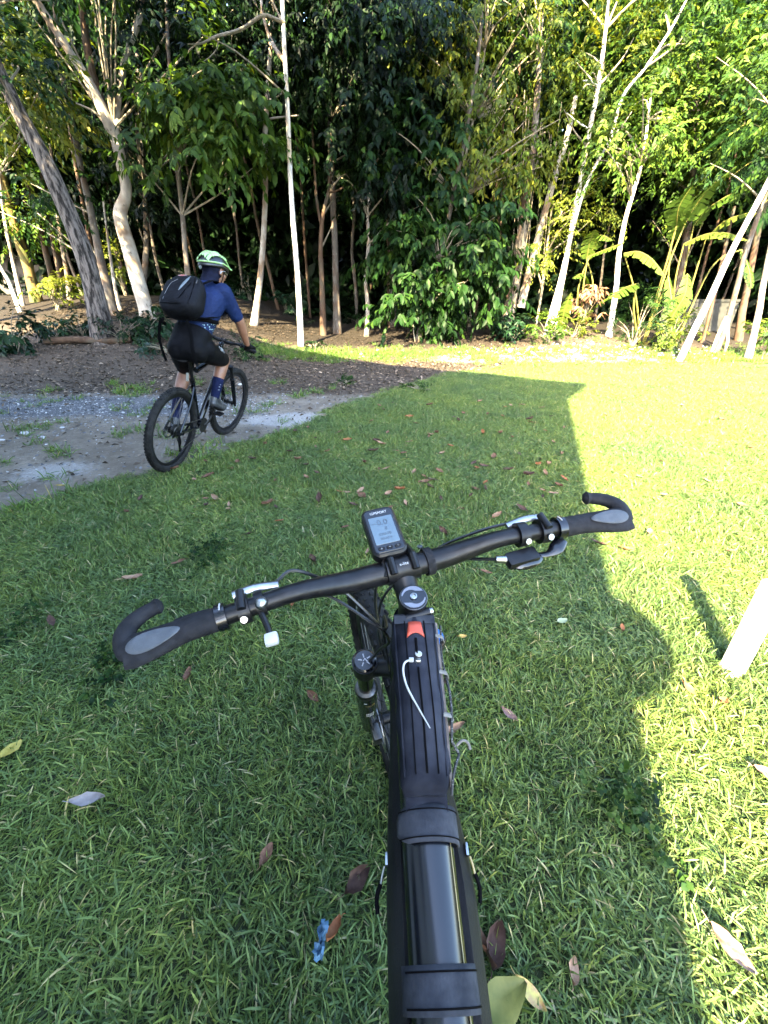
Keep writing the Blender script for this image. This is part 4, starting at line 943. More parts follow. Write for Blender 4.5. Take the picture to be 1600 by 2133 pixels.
LAWN_L = [(300, 1048), (268, 1072), (365, 985), (410, 1005), (497, 972), (565, 1062), (580, 1098), (603, 945), (640, 1000), (660, 990), (680, 950), (715, 1105), (755, 968), (790, 985), (852, 928), (880, 1000), (905, 905), (925, 1118), (940, 935), (960, 1065), (985, 1030), (1010, 905), (1040, 1085), (1060, 985), (1085, 950), (1105, 1000), (1120, 960), (1140, 975), (1150, 930), (1170, 900), (1165, 950), (1135, 905), (1100, 880), (1070, 920), (1030, 960), (1010, 1010), (1130, 1030), (850, 1058), (770, 1160), (650, 1180), (520, 1122), (375, 1185), (280, 1218), (315, 1285), (110, 1308), (400, 1420), (560, 1235), (613, 1262), (720, 920), (620, 965), (560, 935), (530, 960), (480, 985), (440, 1000), (850, 870), (780, 880), (900, 850), (960, 870), (1000, 840), (1060, 850), (700, 905), (820, 840), (1130, 850), (1150, 870), (555, 1790), (700, 1955), (1240, 1140), (1110, 1180), (1010, 1205)]
SUN_L = [(1240, 918), (1280, 960), (1340, 935), (1375, 968), (1430, 905), (1500, 880), (1560, 940), (1470, 1010), (1380, 1040), (1330, 1000), (1260, 870), (1300, 835), (1420, 850), (1540, 1060), (1300, 1155), (1350, 1120)]
rr_ = random.Random(33)
random.seed(33)
for _ in range(75): LAWN_L.append((rr_.uniform(430, 1180), rr_.uniform(845, 1075)))
for px, py in LAWN_L:
    if bound(float(gpx(px, py).x)) < gpx(px, py).y: continue
    put_leaf(px + rr_.uniform(-6, 6), py + rr_.uniform(-4, 4), rr_.uniform(.05, .11), rr_.choice([0, 0, 1, 1, 2, 2, 3]), 'dry brown fallen leaf on the shaded lawn', rr_.uniform(0, 6.28), (rr_.uniform(-.3, .3), rr_.uniform(-.3, .3)), group='dry leaves on the shaded lawn')
for px, py in SUN_L:
    put_leaf(px, py, rr_.uniform(.05, .1), rr_.choice([0, 2, 3]), 'dry brown fallen leaf on the sunlit lawn', rr_.uniform(0, 6.28), (rr_.uniform(-.3, .3), rr_.uniform(-.3, .3)), group='dry leaves on the sunlit lawn')
# litter dropped by people, and pale stones
M_blue = pmat('blue_plastic_film', (.05, .11, .18), (.09, .17, .25), 40, .25)
p = gpx(672, 1972); g = random.Random(3)
wm = MB(); nl, nw = 10, 4
VV = [((i / nl - .5) * .065 + .006 * g.uniform(-1, 1), (j / nw - .5) * (.020 + .010 * math.sin(i)) + .005 * g.uniform(-1, 1), .03 + .016 * g.uniform(-1, 1)) for i in range(nl + 1) for j in range(nw + 1)]
wm.add(VV, [(i * 5 + j, i * 5 + j + 1, i * 5 + j + 6, i * 5 + j + 5) for i in range(nl) for j in range(nw)])
w_ = wm.build('plastic_wrapper', M_blue, None, loc=p + Vector((0, 0, .02)), ang=80); w_.rotation_euler = (0, 0, 1.5)
tag(w_, 'crumpled blue plastic wrapper in the grass left of the bike', 'wrapper')
M_stone = pmat('pale_stone', (0.279, 0.279, 0.273), (0.372, 0.366, 0.353), 20, .9)
for i, (px, py, s, lab) in enumerate([(52, 905, .05, 'pale stone at the left of the track'), (5, 918, .03, 'small white stone at the left edge of the track'), (90, 912, .03, 'flat grey stone beside the pale stone on the track'), (130, 892, .028, 'white pebble above the pale stone on the track'), (502, 803, .05, 'square white scrap of paper beside the front wheel of the rider'), (445, 690, .06, 'white scrap in the leaf litter behind the rider')]):
    p = gpx(px, py); mb = MB().ball((0, 0, 0), (s, s * .8, s * .45), 8); gg = random.Random(i); mb.v = [tuple(c * (1 + .2 * gg.uniform(-1, 1)) for c in v_) for v_ in mb.v]
    tag(mb.build('stone' if 'sto' in lab or 'peb' in lab else 'paper_scrap', M_stone, None, loc=p + Vector((0, 0, s * .3)), ang=20), lab, 'stone' if 'sto' in lab or 'peb' in lab else 'paper')

# ================================================================ BICYCLES
M = dict(
 black=pmat('satin_black_alloy', (.0025, .0025, .003), (.006, .006, .007), 60, .30, .45, spec=.2),
 gloss=pmat('gloss_black_paint', (.0015, .002, .0035), (.003, .0035, .0055), 8, .16, .24, spec=.4),
 rubber=pmat('black_rubber', (.0045, .0045, .0055), (.011, .011, .0125), 90, .75, spec=.15, bmp=.3, bscale=400),
 tyre=pmat('dusty_tyre_rubber', (.004, .004, .004), (.016, .0155, .0145), 22, .8, spec=.12, bmp=.3, bscale=300),
 pad=pmat('grey_grip_rubber', (.022, .026, .031), (.036, .040, .046), 70, .7, bmp=.3, bscale=500),
 silver=pmat('polished_alloy', (.20, .205, .21), (.30, .305, .31), 40, .25, .4, metal=1.0),
 steel=pmat('dark_steel', (.05, .05, .05), (.10, .098, .095), 40, .35, .55, metal=1.0),
 chrome=pmat('fork_stanchion', (.05, .045, .034), (.085, .075, .055), 20, .12, metal=1.0),
 cable=pmat('cable_housing', (.004, .004, .0045), rough=.4),
 white=pmat('white_print', (.30, .30, .295), rough=.5),
 bluep=pmat('blue_print', (.012, .10, .30), rough=.4),
 gold=pmat('gold_print', (.16, .12, .04), rough=.4),
 screen=pmat('lcd_screen', (.042, .064, .078), (.052, .075, .089), 6, .18, spec=.6),
 lcd=pmat('lcd_segments', (.008, .013, .019), rough=.4),
 nylon=pmat('dusty_black_nylon', (.0025, .003, .0052), (.024, .026, .034), 11, .85, spec=.06, bmp=.5, bdist=.001, bscale=700),
 nylon2=pmat('frame_bag_fabric', (.0022, .0024, .0036), (.012, .012, .0125), 9, .6, spec=.12, bmp=.5, bdist=.001, bscale=600, stretch=(1, 1, 1)),
 dirt=pmat('dusty_side_mesh', (.04, .031, .03), (.10, .08, .072), 60, .95, bmp=.6, bscale=500),
 strap=pmat('worn_grey_hook_strap', (.011, .0125, .016), (.034, .036, .042), 26, .9, spec=.08, bmp=.5, bdist=.001, bscale=500),
 orange=pmat('orange_red_tab', (.24, .026, .008), (.30, .038, .014), 60, .6),
 tie=pmat('white_nylon_tie', (.26, .26, .245), rough=.4),
 seam=pmat('black_seam_piping', (.0015, .0015, .0018), rough=.9, spec=.04),
 grime=pmat('pale_strap', (.07, .063, .053), (.12, .11, .092), 40, .8),
)
m, n, b, o = node_mat('speckled_bungee')   # black cord with a white fleck
ck = n.nodes.new('ShaderNodeTexVoronoi'); ck.inputs['Scale'].default_value = 420
tc = n.nodes.new('ShaderNodeTexCoord'); n.links.new(tc.outputs['Object'], ck.inputs['Vector'])
n.links.new(ramp(n, ck.outputs['Distance'], [(.22, (.10, .10, .09)), (.34, (.006, .006, .006))]), b.inputs['Base Color']); b.inputs['Roughness'].default_value = .8
M['bungee'] = m

HA = R(69.5)
def steer_frame(cap, steer):
    """x right, y forward square to the steering axis, z up the axis; origin at the top cap"""
    a = Vector((0, -math.cos(HA), math.sin(HA))); rot = Matrix.Rotation(steer, 4, a)
    return Matrix.Translation(cap) @ rot @ mtx((0, 0, 0), (1, 0, 0), (0, math.sin(HA), math.cos(HA)), a)

def torus(mb, c, R_, r, n=72, m_=12, T=None, sx=1.0):
    vs, fs = [], []
    for i in range(n):
        a = 2 * math.pi * i / n; ca, sa = math.cos(a), math.sin(a)
        for j in range(m_):
            q = 2 * math.pi * j / m_; rr = R_ + r * math.cos(q)
            vs.append((c[0] + r * sx * math.sin(q), c[1] + rr * ca, c[2] + rr * sa))
    for i in range(n):
        for j in range(m_): fs.append((i * m_ + j, ((i + 1) % n) * m_ + j, ((i + 1) % n) * m_ + (j + 1) % m_, i * m_ + (j + 1) % m_))
    return mb.add(vs, fs, T)

def wheel(root, name, T, knobs=True, decal=False, spokes=28, rotor_side=-1, cassette=False):
    """wheel in the local y-z plane, hub at the origin of T"""
    W = empty(name, parent=root)
    t_ = torus(MB(T), (0, 0, 0), .345, .0300, 80, 14)
    for i in range(76):
        a0 = 2 * math.pi * i / 76
        for j, (ang, w_, l_) in enumerate([(-.95, .009, .012), (-.32, .008, .013), (.32, .008, .013), (.95, .009, .012)]):
            a = a0 + (.04 if j % 2 else 0); rr = .345 + .0300 * math.cos(ang)
            Tk = Matrix.Rotation(a, 4, 'X') @ Matrix.Translation((.0300 * math.sin(ang), rr, 0)) @ Matrix.Rotation(-ang, 4, 'Z')
            t_.box((0, .0015, 0), (w_, .0055, l_), Tk)
    t_.build('tyre', M['tyre'], W)
    rm = MB(T); n_ = 72
    prof = [(-.0125, .320), (-.0125, .307), (-.008, .294), (.008, .294), (.0125, .307), (.0125, .320)]
    vs = [(x, r_ * math.cos(2 * math.pi * i / n_), r_ * math.sin(2 * math.pi * i / n_)) for i in range(n_) for x, r_ in prof]
    rm.add(vs, [(i * 6 + j, ((i + 1) % n_) * 6 + j, ((i + 1) % n_) * 6 + (j + 1) % 6, i * 6 + (j + 1) % 6) for i in range(n_) for j in range(6)])
    rm.build('rim', M['black'], W)
    MB(T).lathe([(.0, -.05), (.010, -.05), (.012, -.034), (.028, -.032), (.028, -.027), (.016, -.022), (.016, .022), (.028, .027), (.028, .032), (.012, .034), (.010, .05), (0, .05)], 16, Matrix.Rotation(R(90), 4, 'Y')).build('hub', M['black'], W)
    for i in range(spokes):
        a = 2 * math.pi * i / spokes; s = 1 if i % 2 else -1; off = .55 * (1 if (i // 2) % 2 else -1)
        p0 = (s * .029, .026 * math.cos(a + off), .026 * math.sin(a + off)); p1 = (s * .004, .297 * math.cos(a), .297 * math.sin(a))
        MB(T).tube([p0, p1], .0011, 4, caps=False).build('spoke', M['steel'], W)
    rt = MB(T); n_ = 40; x = rotor_side * .038
    rt.add([(x + dx, r_ * math.cos(2 * math.pi * i / n_), r_ * math.sin(2 * math.pi * i / n_)) for i in range(n_) for dx, r_ in ((-.001, .08), (.001, .08), (.001, .066), (-.001, .066))],
           [(i * 4 + j, ((i + 1) % n_) * 4 + j, ((i + 1) % n_) * 4 + (j + 1) % 4, i * 4 + (j + 1) % 4) for i in range(n_) for j in range(4)])
    for i in range(6): a = i * math.pi / 3; rt.box((x, .045, 0), (.0016, .05, .006), Matrix.Rotation(a, 4, 'X'))
    tag(rt.build('brake_disc', M['silver'], W), 'silver brake disc')
    if cassette:
        for k in range(7):
            MB(T).lathe([(.018, .0), (.062 - k * .0062, .0), (.062 - k * .0062, .0018), (.018, .0018)], 28, Matrix.Translation((.014 + k * .0042, 0, 0)) @ Matrix.Rotation(R(90), 4, 'Y')).build('sprocket', M['steel'], W)
    if decal:
        for (a0, a1, mt, x_) in [(.2, .9, 'white', -.0130), (.42, .5, 'bluep', -.0134), (.6, .66, 'bluep', -.0134), (.74, .80, 'black', -.0135), (2.2, 2.9, 'white', -.0130), (4.2, 4.9, 'white', -.0130)]:
            k = 14; mb = MB(T); A = [a0 + (a1 - a0) * i / k for i in range(k + 1)]; lo, hi = (.308, .319) if mt == 'white' else (.310, .317)
            mb.add([(x_ + (.0002 if r_ < .31 else 0), r_ * math.cos(a), r_ * math.sin(a)) for a in A for r_ in (lo, hi)], [(2 * i, 2 * i + 1, 2 * i + 3, 2 * i + 2) for i in range(k)])
            mb.build('rim_decal', M[mt], W)
    return W

def bicycle(name, label, Mw, steer=0.0, fg=False):
    """local: origin under the rear hub on the ground, y forward, z up"""
    root = thing(name, label, 'bicycle'); root.matrix_world = Mw
    RH, FHf, FHu = Vector((0, 0, .376)), .05, -.723
    cap = Vector((0, .797, 1.039)); SF = steer_frame(cap, steer); S0 = steer_frame(cap, 0.0)
    BBp = Vector((0, .435, .315)); ht0, ht1 = S0 @ Vector((0, 0, -.062)), S0 @ Vector((0, 0, -.185))
    stt = Vector((0, .295, .765))
    td = Vector((0, -math.cos(.231), -math.sin(.231))); tt0 = cap + (S0 @ Vector((0, 0, -.089)) - cap)
    # frame
    fr = empty('frame', parent=root)
    MB().tube([tt0 + td * -.005, tt0 + td * .25, tt0 + td * .49], [.027, .0265, .024], 24, flat=(1.02, .92)).build('top_tube', M['gloss'], fr)
    MB().tube([ht0, ht1], [.026, .029], 20).build('head_tube', M['gloss'], fr)
    MB().tube([S0 @ Vector((0, 0, -.165)), BBp], [.029, .031], 18).build('down_tube', M['gloss'], fr)
    MB().tube([BBp, stt], [.020, .019], 16).build('seat_tube', M['gloss'], fr)
    for s in (-1, 1):
        MB().tube(spline([BBp + Vector((s * .03, -.02, 0)), BBp + Vector((s * .055, -.12, .01)), RH + Vector((s * .068, .0, 0))], 4), [.012] * 9, 8).build('chain_stay', M['gloss'], fr)
        MB().tube(spline([stt + Vector((s * .018, 0, -.06)), stt.lerp(RH, .5) + Vector((s * .055, .02, .0)), RH + Vector((s * .068, 0, 0))], 4), [.009] * 9, 8).build('seat_stay', M['gloss'], fr)
    MB().tube([BBp + Vector((-.045, 0, 0)), BBp + Vector((.045, 0, 0))], .024, 16).build('bottom_bracket', M['black'], fr)
    # seat post, saddle
    ax = (stt - BBp).normalized(); sp_top = stt + ax * .20
    MB().tube([stt - ax * .05, sp_top], .0145, 14).build('seat_post', M['black'], root)
    MB().tube([stt - ax * .012, stt + ax * .012], .023, 16).build('seat_clamp', M['black'], root)
    sd_ = MB(Matrix.Translation(sp_top + Vector((0, .0, .03))))
    prof = [(-.135, .060, .0), (-.12, .072, .008), (-.05, .068, .012), (.02, .036, .008), (.09, .022, .004), (.135, .016, -.006)]
    vs, fs = [], []
    for (y_, w_, z_) in prof:
        for k in range(10):
            a = math.pi * 2 * k / 10; vs.append((w_ * math.cos(a), y_, z_ + (.018 if math.sin(a) > 0 else .030) * math.sin(a)))
    for i in range(5):
        for k in range(10): fs.append((i * 10 + k, (i + 1) * 10 + k, (i + 1) * 10 + (k + 1) % 10, i * 10 + (k + 1) % 10))
    fs += [tuple(range(10)), tuple(range(50, 60))[::-1]]
    sd_.add(vs, fs); sd_.build('saddle', M['rubber'], root)
    # wheels
    wheel(root, 'rear_wheel', Matrix.Translation(RH), cassette=True)
    FW = SF @ Matrix.Translation((0, FHf, FHu)); wheel(root, 'front_wheel', FW, decal=fg)
    # cranks, chain, derailleur
    ca = R(82) if fg else R(40)
    cr = MB().lathe([(.04, 0), (.068, 0), (.0685, .002), (.068, .004), (.04, .004)], 40, Matrix.Translation(BBp + Vector((.050, 0, 0))) @ Matrix.Rotation(R(90), 4, 'Y'))
    for i in range(34):
        a = 2 * math.pi * i / 34; cr.box((.052, .070, 0), (.003, .006, .005), Matrix.Translation(BBp) @ Matrix.Rotation(a, 4, 'X'))
    for i in range(4): cr.box((.052, .022, 0), (.005, .045, .012), Matrix.Translation(BBp) @ Matrix.Rotation(i * math.pi / 2 + .4, 4, 'X'))
    cr.build('chainring', M['steel'], root)
    for s in (-1, 1):
        d = Vector((0, math.cos(ca), math.sin(ca))) * s
        e = BBp + Vector((s * .085, 0, 0)) + d * .17
        c_ = MB().tube([BBp + Vector((s * .062, 0, 0)), BBp + Vector((s * .078, 0, 0)) + d * .05, e], [.014, .013, .010], 10, flat=(.6, 1.1)).build('crank', M['black'], root)
        MB(Matrix.Translation(e + Vector((s * .05, 0, 0)))).box((0, 0, 0), (.075, .085, .018), bev=.005).build('pedal', M['black'], root)
    ch = MB(); x_ = .047
    top = [BBp + Vector((x_, 0, .07)), RH + Vector((.035, 0, .045))]
    low = [BBp + Vector((x_, -.01, -.07)), RH + Vector((.036, .09, -.20)), RH + Vector((.036, .045, -.19)), RH + Vector((.036, .03, -.12)), RH + Vector((.036, -.005, -.046))]
    arcF = [BBp + Vector((x_, .07 * math.sin(a), .07 * math.cos(a))) for a in np.linspace(0, math.pi, 8)]
    arcR = [RH + Vector((.036, -.046 * math.sin(a), -.046 * math.cos(a))) for a in np.linspace(0, math.pi, 7)]
    ch.tube(arcF + low + arcR + [arcF[0]], .0038, 6, caps=False).build('chain', M['steel'], root)
    dr = empty('rear_derailleur', parent=root)
    MB().tube([RH + Vector((.05, 0, -.02)), RH + Vector((.058, .01, -.08)), RH + Vector((.05, .03, -.12))], [.012, .014, .012], 8).build('body', M['black'], dr)
    MB().box((.042, .045, -.155), (.008, .022, .10), Matrix.Translation(RH), bev=.003).build('cage', M['black'], dr)
    for z_ in (-.12, -.195): MB().lathe([(0, 0), (.018, 0), (.018, .005), (0, .005)], 16, Matrix.Translation(RH + Vector((.033, .045 if z_ > -.15 else .06, z_))) @ Matrix.Rotation(R(90), 4, 'Y')).build('jockey_wheel', M['black'], dr)
    MB(Matrix.Translation(RH)).box((-.052, .045, .075), (.026, .05, .035), bev=.006).build('rear_brake_caliper', M['silver'], root)
    # fork
    fk = empty('fork', parent=root)
    cb = MB(SF)
    cb.tube(spline([(-.067, .030, -.268), (-.042, .022, -.262), (0, .008, -.252), (.042, .022, -.262), (.067, .030, -.268)], 4), lerp_list([.018, .019, .024, .019, .018], 17), 12)
    cb.build('crown', M['black'], fk)
    for s in (-1, 1):
        MB(SF).tube([(s * .067, .030, -.241), (s * .067, .030, -.280)], [.0235, .0225], 20).build('crown_socket', M['black'], fk)
        MB(SF).tube([(s * .067, .032, -.27), (s * .067, .034, -.40)], .016, 18).build('stanchion', M['chrome'] if fg else M['black'], fk)
        MB(SF).lathe([(.017, .0), (.0235, .0), (.0245, .006), (.0225, .016), (.017, .020)], 22, Matrix.Translation((s * .067, .034, -.402))).build('dust_seal', M['steel'] if fg else M['black'], fk)
        MB(SF).tube([(s * .067, .034, -.398), (s * .066, .037, -.55), (s * .063, .042, -.70), (s * .060, .05, -.745)], [.0225, .0215, .019, .014], 18).build('lower_leg', M['gloss'], fk)
    MB(SF).tube(spline([(-.066, .05, -.415), (-.045, .075, -.385), (0, .085, -.372), (.045, .075, -.385), (.066, .05, -.415)], 4), .012, 10, flat=(1, .8)).build('brace', M['gloss'], fk)
    MB(SF).box((-.055, .005, -.66), (.022, .04, .055), bev=.006).build('front_brake_caliper', M['steel'], fk)
    MB(SF).tube([(0, 0, -.23), (0, 0, -.19)], .023, 16).build('steerer', M['black'], fk)
    # stem
    sm = empty('stem', parent=root); sf = .051
    MB(SF).tube([(0, 0, -.046), (0, 0, -.003)], .0195, 24).build('steerer_clamp', M['black'], sm)
    MB(SF).tube([(0, .0, -.022), (0, .022, -.018), (0, sf - .008, -.006)], [.0185, .0175, .020], 18, flat=(1.0, .85)).build('body', M['black'], sm)
    MB(SF).tube([(-.024, sf, 0), (.024, sf, 0)], .0205, 20).build('face_plate', M['black'], sm)
    for s in (-1, 1):
        MB(SF).tube([(s * .016, sf - .018, .017), (s * .016, sf + .002, .024), (s * .016, sf + .026, .012)], .0055, 8).build('clamp_bolt', M['black'], sm)
    MB(SF).tube([(0, 0, -.05), (0, 0, -.062)], .021, 20).build('spacer', M['black'], sm)
    for z_ in (-.014, -.036):
        MB(SF).tube([(-.017, -.019, z_), (.017, -.019, z_)], .0062, 10).build('pinch_bolt', M['black'], sm)
        MB(SF).tube([(.017, -.019, z_), (.0215, -.019, z_)], .0052, 10).build('bolt_head', M['silver'], sm)
    tcp = MB(SF).lathe([(0, -.003), (.0185, -.003), (.0190, -.001), (.0178, .0022), (.0, .003)], 32).build('top_cap', M['gloss'], sm)
    MB(SF).lathe([(.0183, -.0005), (.0192, -.0004), (.0192, .0008), (.0178, .0014)], 32).build('rim_ring', M['steel'], tcp)
    MB(SF).lathe([(0, .002), (.0048, .002), (.0048, .0052), (.0034, .0056), (.0030, .0036), (0, .0036)], 12).build('bolt', M['silver'], tcp)
    if fg:
        # two swept comma shapes printed on the cap
        for q in (0, math.pi):
            pts_ = [(.0165 * math.cos(a), .0165 * math.sin(a)) for a in np.linspace(-.2, 2.3, 12)] + [((.0095 + .0055 * t) * math.cos(a), (.0095 + .0055 * t) * math.sin(a)) for t, a in zip(np.linspace(1, 0, 8), np.linspace(2.3, .5, 8))]
            MB(SF @ Matrix.Rotation(q + .5, 4, 'Z')).prism(pts_, .0003, Matrix.Translation((0, 0, .0026))).build('cap_print', pmat('cap_print_grey', (.085, .09, .11), rough=.35) if 'cap_print_grey' not in bpy.data.materials else bpy.data.materials['cap_print_grey'], tcp)
    # handlebar
    W = .35 if fg else .355
    def bar(r): # r signed
        a = abs(r); t = float(sst(.055, .165, a)); return Vector((r, sf - .022 * float(sst(.05, .40, a)) - .004 * t, .024 * t - .002))
    rs = np.linspace(-W + .005, W - .005, 49)
    MB(SF).tube([bar(r) for r in rs], [.0112 + .0047 * (1 - float(sst(.045, .17, abs(r)))) + .0008 for r in rs], 20, up=(0, 0, 1)).build('handlebar', M['black'], root)
    for s in (-1, 1):
        gp = empty('grip', parent=root)
        if fg:
            # winged grip with a curved bar end in one piece
            vs, fs = [], []; sec = 20; rr = np.linspace(.246, .352, 12)
            for r in rr:
                t = (r - .246) / .106; c_ = bar(s * r); wing = .001 + .013 * float(sst(.25, .95, t)); up_ = .0145 - .002 * t
                sh = 1 if t < .93 else .93
                for k in range(sec):
                    a = 2 * math.pi * k / sec; y_ = math.cos(a); z_ = math.sin(a)
                    yy = y_ * .0150 * sh if y_ > 0 else y_ * (.0150 + wing) * sh
                    vs.append(c_ + Vector((0, yy, z_ * up_ * sh * (1 if y_ > 0 else (1 - .35 * abs(y_) * t)))))
            nn = len(rr)
            for i in range(nn - 1):
                for k in range(sec): fs.append((i * sec + k, i * sec + (k + 1) % sec, (i + 1) * sec + (k + 1) % sec, (i + 1) * sec + k))
            fs += [tuple(range(sec))[::-1], tuple(range((nn - 1) * sec, nn * sec))]
            MB(SF).add(vs, fs).build('grip_body', M['rubber'], gp)
            e = bar(s * .346)
            hp = spline([e + Vector((-s * .012, -.012, -.002)), e + Vector((s * .004, -.004, 0)), e + Vector((s * .009, .014, .002)), e + Vector((s * .005, .028, .002)), e + Vector((-s * .008, .039, .002)), e + Vector((-s * .022, .045, .002))], 6)
            rad = lerp_list([.0120, .0135, .0130, .0115, .0105, .0095], len(hp))
            hp += [hp[-1] + (hp[-1] - hp[-2]).normalized() * d for d in (.005, .009, .011)]; rad += [.0115, .008, .002]
            MB(SF).tube(hp, rad, 16, flat=(1.0, .82), up=(0, 0, 1)).build('bar_end', M['rubber'], gp)
            pts_ = []
            c_ = bar(s * .318)
            pv, pf = [(0, 0, 0)], []
            pr = [.35, .7, .92, 1.0]
            for q, f_ in enumerate(pr):
                for k in range(28):
                    a = 2 * math.pi * k / 28; x_ = math.cos(a) * .030 * f_; y_ = math.sin(a) * (.0115 + .0035 * math.cos(a)) * f_
                    pv.append((x_ * s, y_ - .006 - .12 * x_, 0))
            pv = [Vector(v_) for v_ in pv]
            for v_ in pv:
                yy = v_.y / (.0150 if v_.y > 0 else .027); d2 = min(1, abs(yy)); v_.z = .0138 * math.sqrt(max(0, 1 - d2 * d2)) + .0016
            for i_, v_ in enumerate(pv):
                if i_ > 28 * 3: v_.z -= .0012
            for k in range(28): pf.append((0, 1 + k, 1 + (k + 1) % 28))
            for q in range(3):
                for k in range(28): pf.append((1 + q * 28 + k, 1 + (q + 1) * 28 + k, 1 + (q + 1) * 28 + (k + 1) % 28, 1 + q * 28 + (k + 1) % 28))
            MB(SF @ Matrix.Translation(c_)).add(pv, pf).build('palm_pad', M['pad'], gp)
            MB(SF).tube([bar(s * .237), bar(s * .249)], .0172, 20, up=(0, 0, 1)).build('lock_ring', M['gloss'], gp)
            rg = MB(SF)
            for q in range(7): rg.tube([bar(s * .2420) + Vector((0, .0182 * math.cos(a), .0182 * math.sin(a))) for a in (1.0 + q * .09, 1.05 + q * .09)], .0011, 4)
            rg.build('ring_print', M['white'], gp); rg_o = None
        else:
            MB(SF).tube([bar(s * .225), bar(s * .235), bar(s * (W - .004)), bar(s * W)], [.0135, .0155, .0155, .012], 14, up=(0, 0, 1)).build('grip_body', M['rubber'], gp)
        # brake lever and its clamp
        bl = empty('brake_lever', parent=root); r0 = .216 if fg else .20; c_ = bar(s * r0)
        MB(SF).tube([bar(s * (r0 - .007)), bar(s * (r0 + .007))], .0185, 18, up=(0, 0, 1)).build('clamp', M['black'], bl)
        MB(SF).tube(spline([c_ + Vector((s * .012, .022, .004)), c_ + Vector((-s * .015, .026, .003)), c_ + Vector((-s * .046, .024, .0))], 4), [.0062] * 9, 10, flat=(1, .6)).build('reservoir', M['black'] if not fg else M['silver'], bl)
        MB(SF).tube(spline([c_ + Vector((0, .020, -.018)), c_ + Vector((s * .03, .034, -.040)), c_ + Vector((s * .07, .040, -.046)), c_ + Vector((s * .10, .036, -.046))], 4), lerp_list([.007, .006, .005, .006], 13), 8, flat=(1, .6)).build('blade', M['black'], bl)
        MB(SF).tube([c_ + Vector((0, -.010, .018)), c_ + Vector((0, .016, .019))], .0055, 10).build('clamp_ear', M['black'], bl)
        MB(SF).lathe([(0, 0), (.0045, 0), (.0045, .0025), (.002, .0025), (.002, .0012), (0, .0012)], 14, Matrix.Translation(c_ + Vector((0, -.0185, .008))) @ mtx((0, 0, 0), (1, 0, 0), z=(0, -.75, .66))).build('bolt', M['silver'], bl)
    return root, SF, S0, bar, cap, td, tt0

# ---------------------------------------------------------------- the photographer's bike in the foreground
MFG = Matrix.Translation((.040, .437, 0)) @ Matrix.Rotation(.025, 4, 'Z') @ Matrix.Translation((0, -.797, 0))
fgb, SF, S0, bar, cap, td, tt0 = bicycle('mountain_bike', 'black mountain bike in the foreground seen from above its top tube', MFG, .285, True)
# right hand shifter pods, second clamp
sh = empty('shifter', parent=fgb); c_ = bar(.182)
MB(SF).tube([bar(.175), bar(.189)], .0182, 18, up=(0, 0, 1)).build('clamp', M['black'], sh)
MB(SF).lathe([(0, 0), (.0045, 0), (.0045, .0025), (.002, .0025), (.002, .0012), (0, .0012)], 14, Matrix.Translation(c_ + Vector((0, -.0178, .006))) @ mtx((0, 0, 0), (1, 0, 0), z=(0, -.8, .6))).build('bolt', M['silver'], sh)
MB(SF).box(c_ + Vector((-.012, -.030, -.014)), (.050, .024, .016), bev=.006).build('pod', M['black'], sh)
MB(SF).ball(c_ + Vector((-.006, -.034, -.018)), (.028, .014, .008), 14).build('pod_cover', M['gloss'], sh)
MB(SF).tube(spline([c_ + Vector((.012, -.030, -.016)), c_ + Vector((.030, -.034, -.016)), c_ + Vector((.046, -.030, -.014)), c_ + Vector((.060, -.020, -.012))], 4), lerp_list([.004, .005, .011, .010], 13), 10, flat=(1, .5)).build('thumb_paddle', M['gloss'], sh)
MB(SF).tube([c_ + Vector((-.036, -.026, -.013)), c_ + Vector((-.050, -.022, -.012))], [.006, .005], 10).build('barrel_adjuster', M['silver'], sh)
MB(SF).tube(spline([c_ + Vector((-.05, -.022, -.012)), bar(.10) + Vector((0, .0, -.022)), bar(.05) + Vector((0, .045, -.04)), (.02, .075, -.13), (.012, .03, -.19)], 6), .0025, 6).build('cable', M['cable'], sh)
# left hand remote with a silver knob and a white thumb pad
rm_ = empty('lockout_remote', parent=fgb); c_ = bar(-.196)
MB(SF).tube([bar(-.190), bar(-.201)], .0165, 16, up=(0, 0, 1)).build('clamp', M['black'], rm_)
MB(SF).lathe([(0, 0), (.0075, 0), (.008, .003), (.006, .007), (.004, .009), (0, .0095)], 16, Matrix.Translation(c_ + Vector((.004, -.010, .016))) @ mtx((0, 0, 0), (1, 0, 0), z=(0, -.4, .9))).build('knob', M['silver'], rm_)
MB(SF).tube(spline([c_ + Vector((0, -.014, .002)), c_ + Vector((.004, -.030, -.002)), c_ + Vector((.006, -.042, -.004))], 3), .004, 8).build('arm', M['black'], rm_)
MB(SF).box(c_ + Vector((.007, -.050, -.004)), (.017, .016, .010), bev=.004).build('thumb_pad', M['tie'], rm_)
# hoses and cables
hs = [('hose', spline([bar(-.172) + Vector((.0, .024, .0)), bar(-.150) + Vector((0, .034, .002)), bar(-.12) + Vector((0, .026, -.012)), bar(-.085) + Vector((0, .008, -.035)), (-.035, .0, -.10), (-.045, .02, -.19), (-.075, .03, -.31), (-.07, .02, -.5), (-.06, .01, -.64)], 6), .0025),
      ('hose', spline([bar(.172) + Vector((0, .024, 0)), bar(.13) + Vector((0, .028, -.008)), bar(.07) + Vector((0, .034, -.028)), (.0, .075, -.08), (-.025, .07, -.13), (-.035, .045, -.19), (-.03, .02, -.24)], 6), .0025),
      ('hose', spline([bar(-.16) + Vector((.01, .02, -.01)), bar(-.10) + Vector((0, -.012, -.02)), (-.045, -.006, -.055), (-.030, .035, -.10), (-.028, .04, -.17), (-.03, .0, -.24)], 6), .0024),
      ('cable', spline([(-.014, .06, -.02), (-.028, .075, -.06), (-.036, .06, -.12), (-.034, .02, -.18)], 6), .0024)]
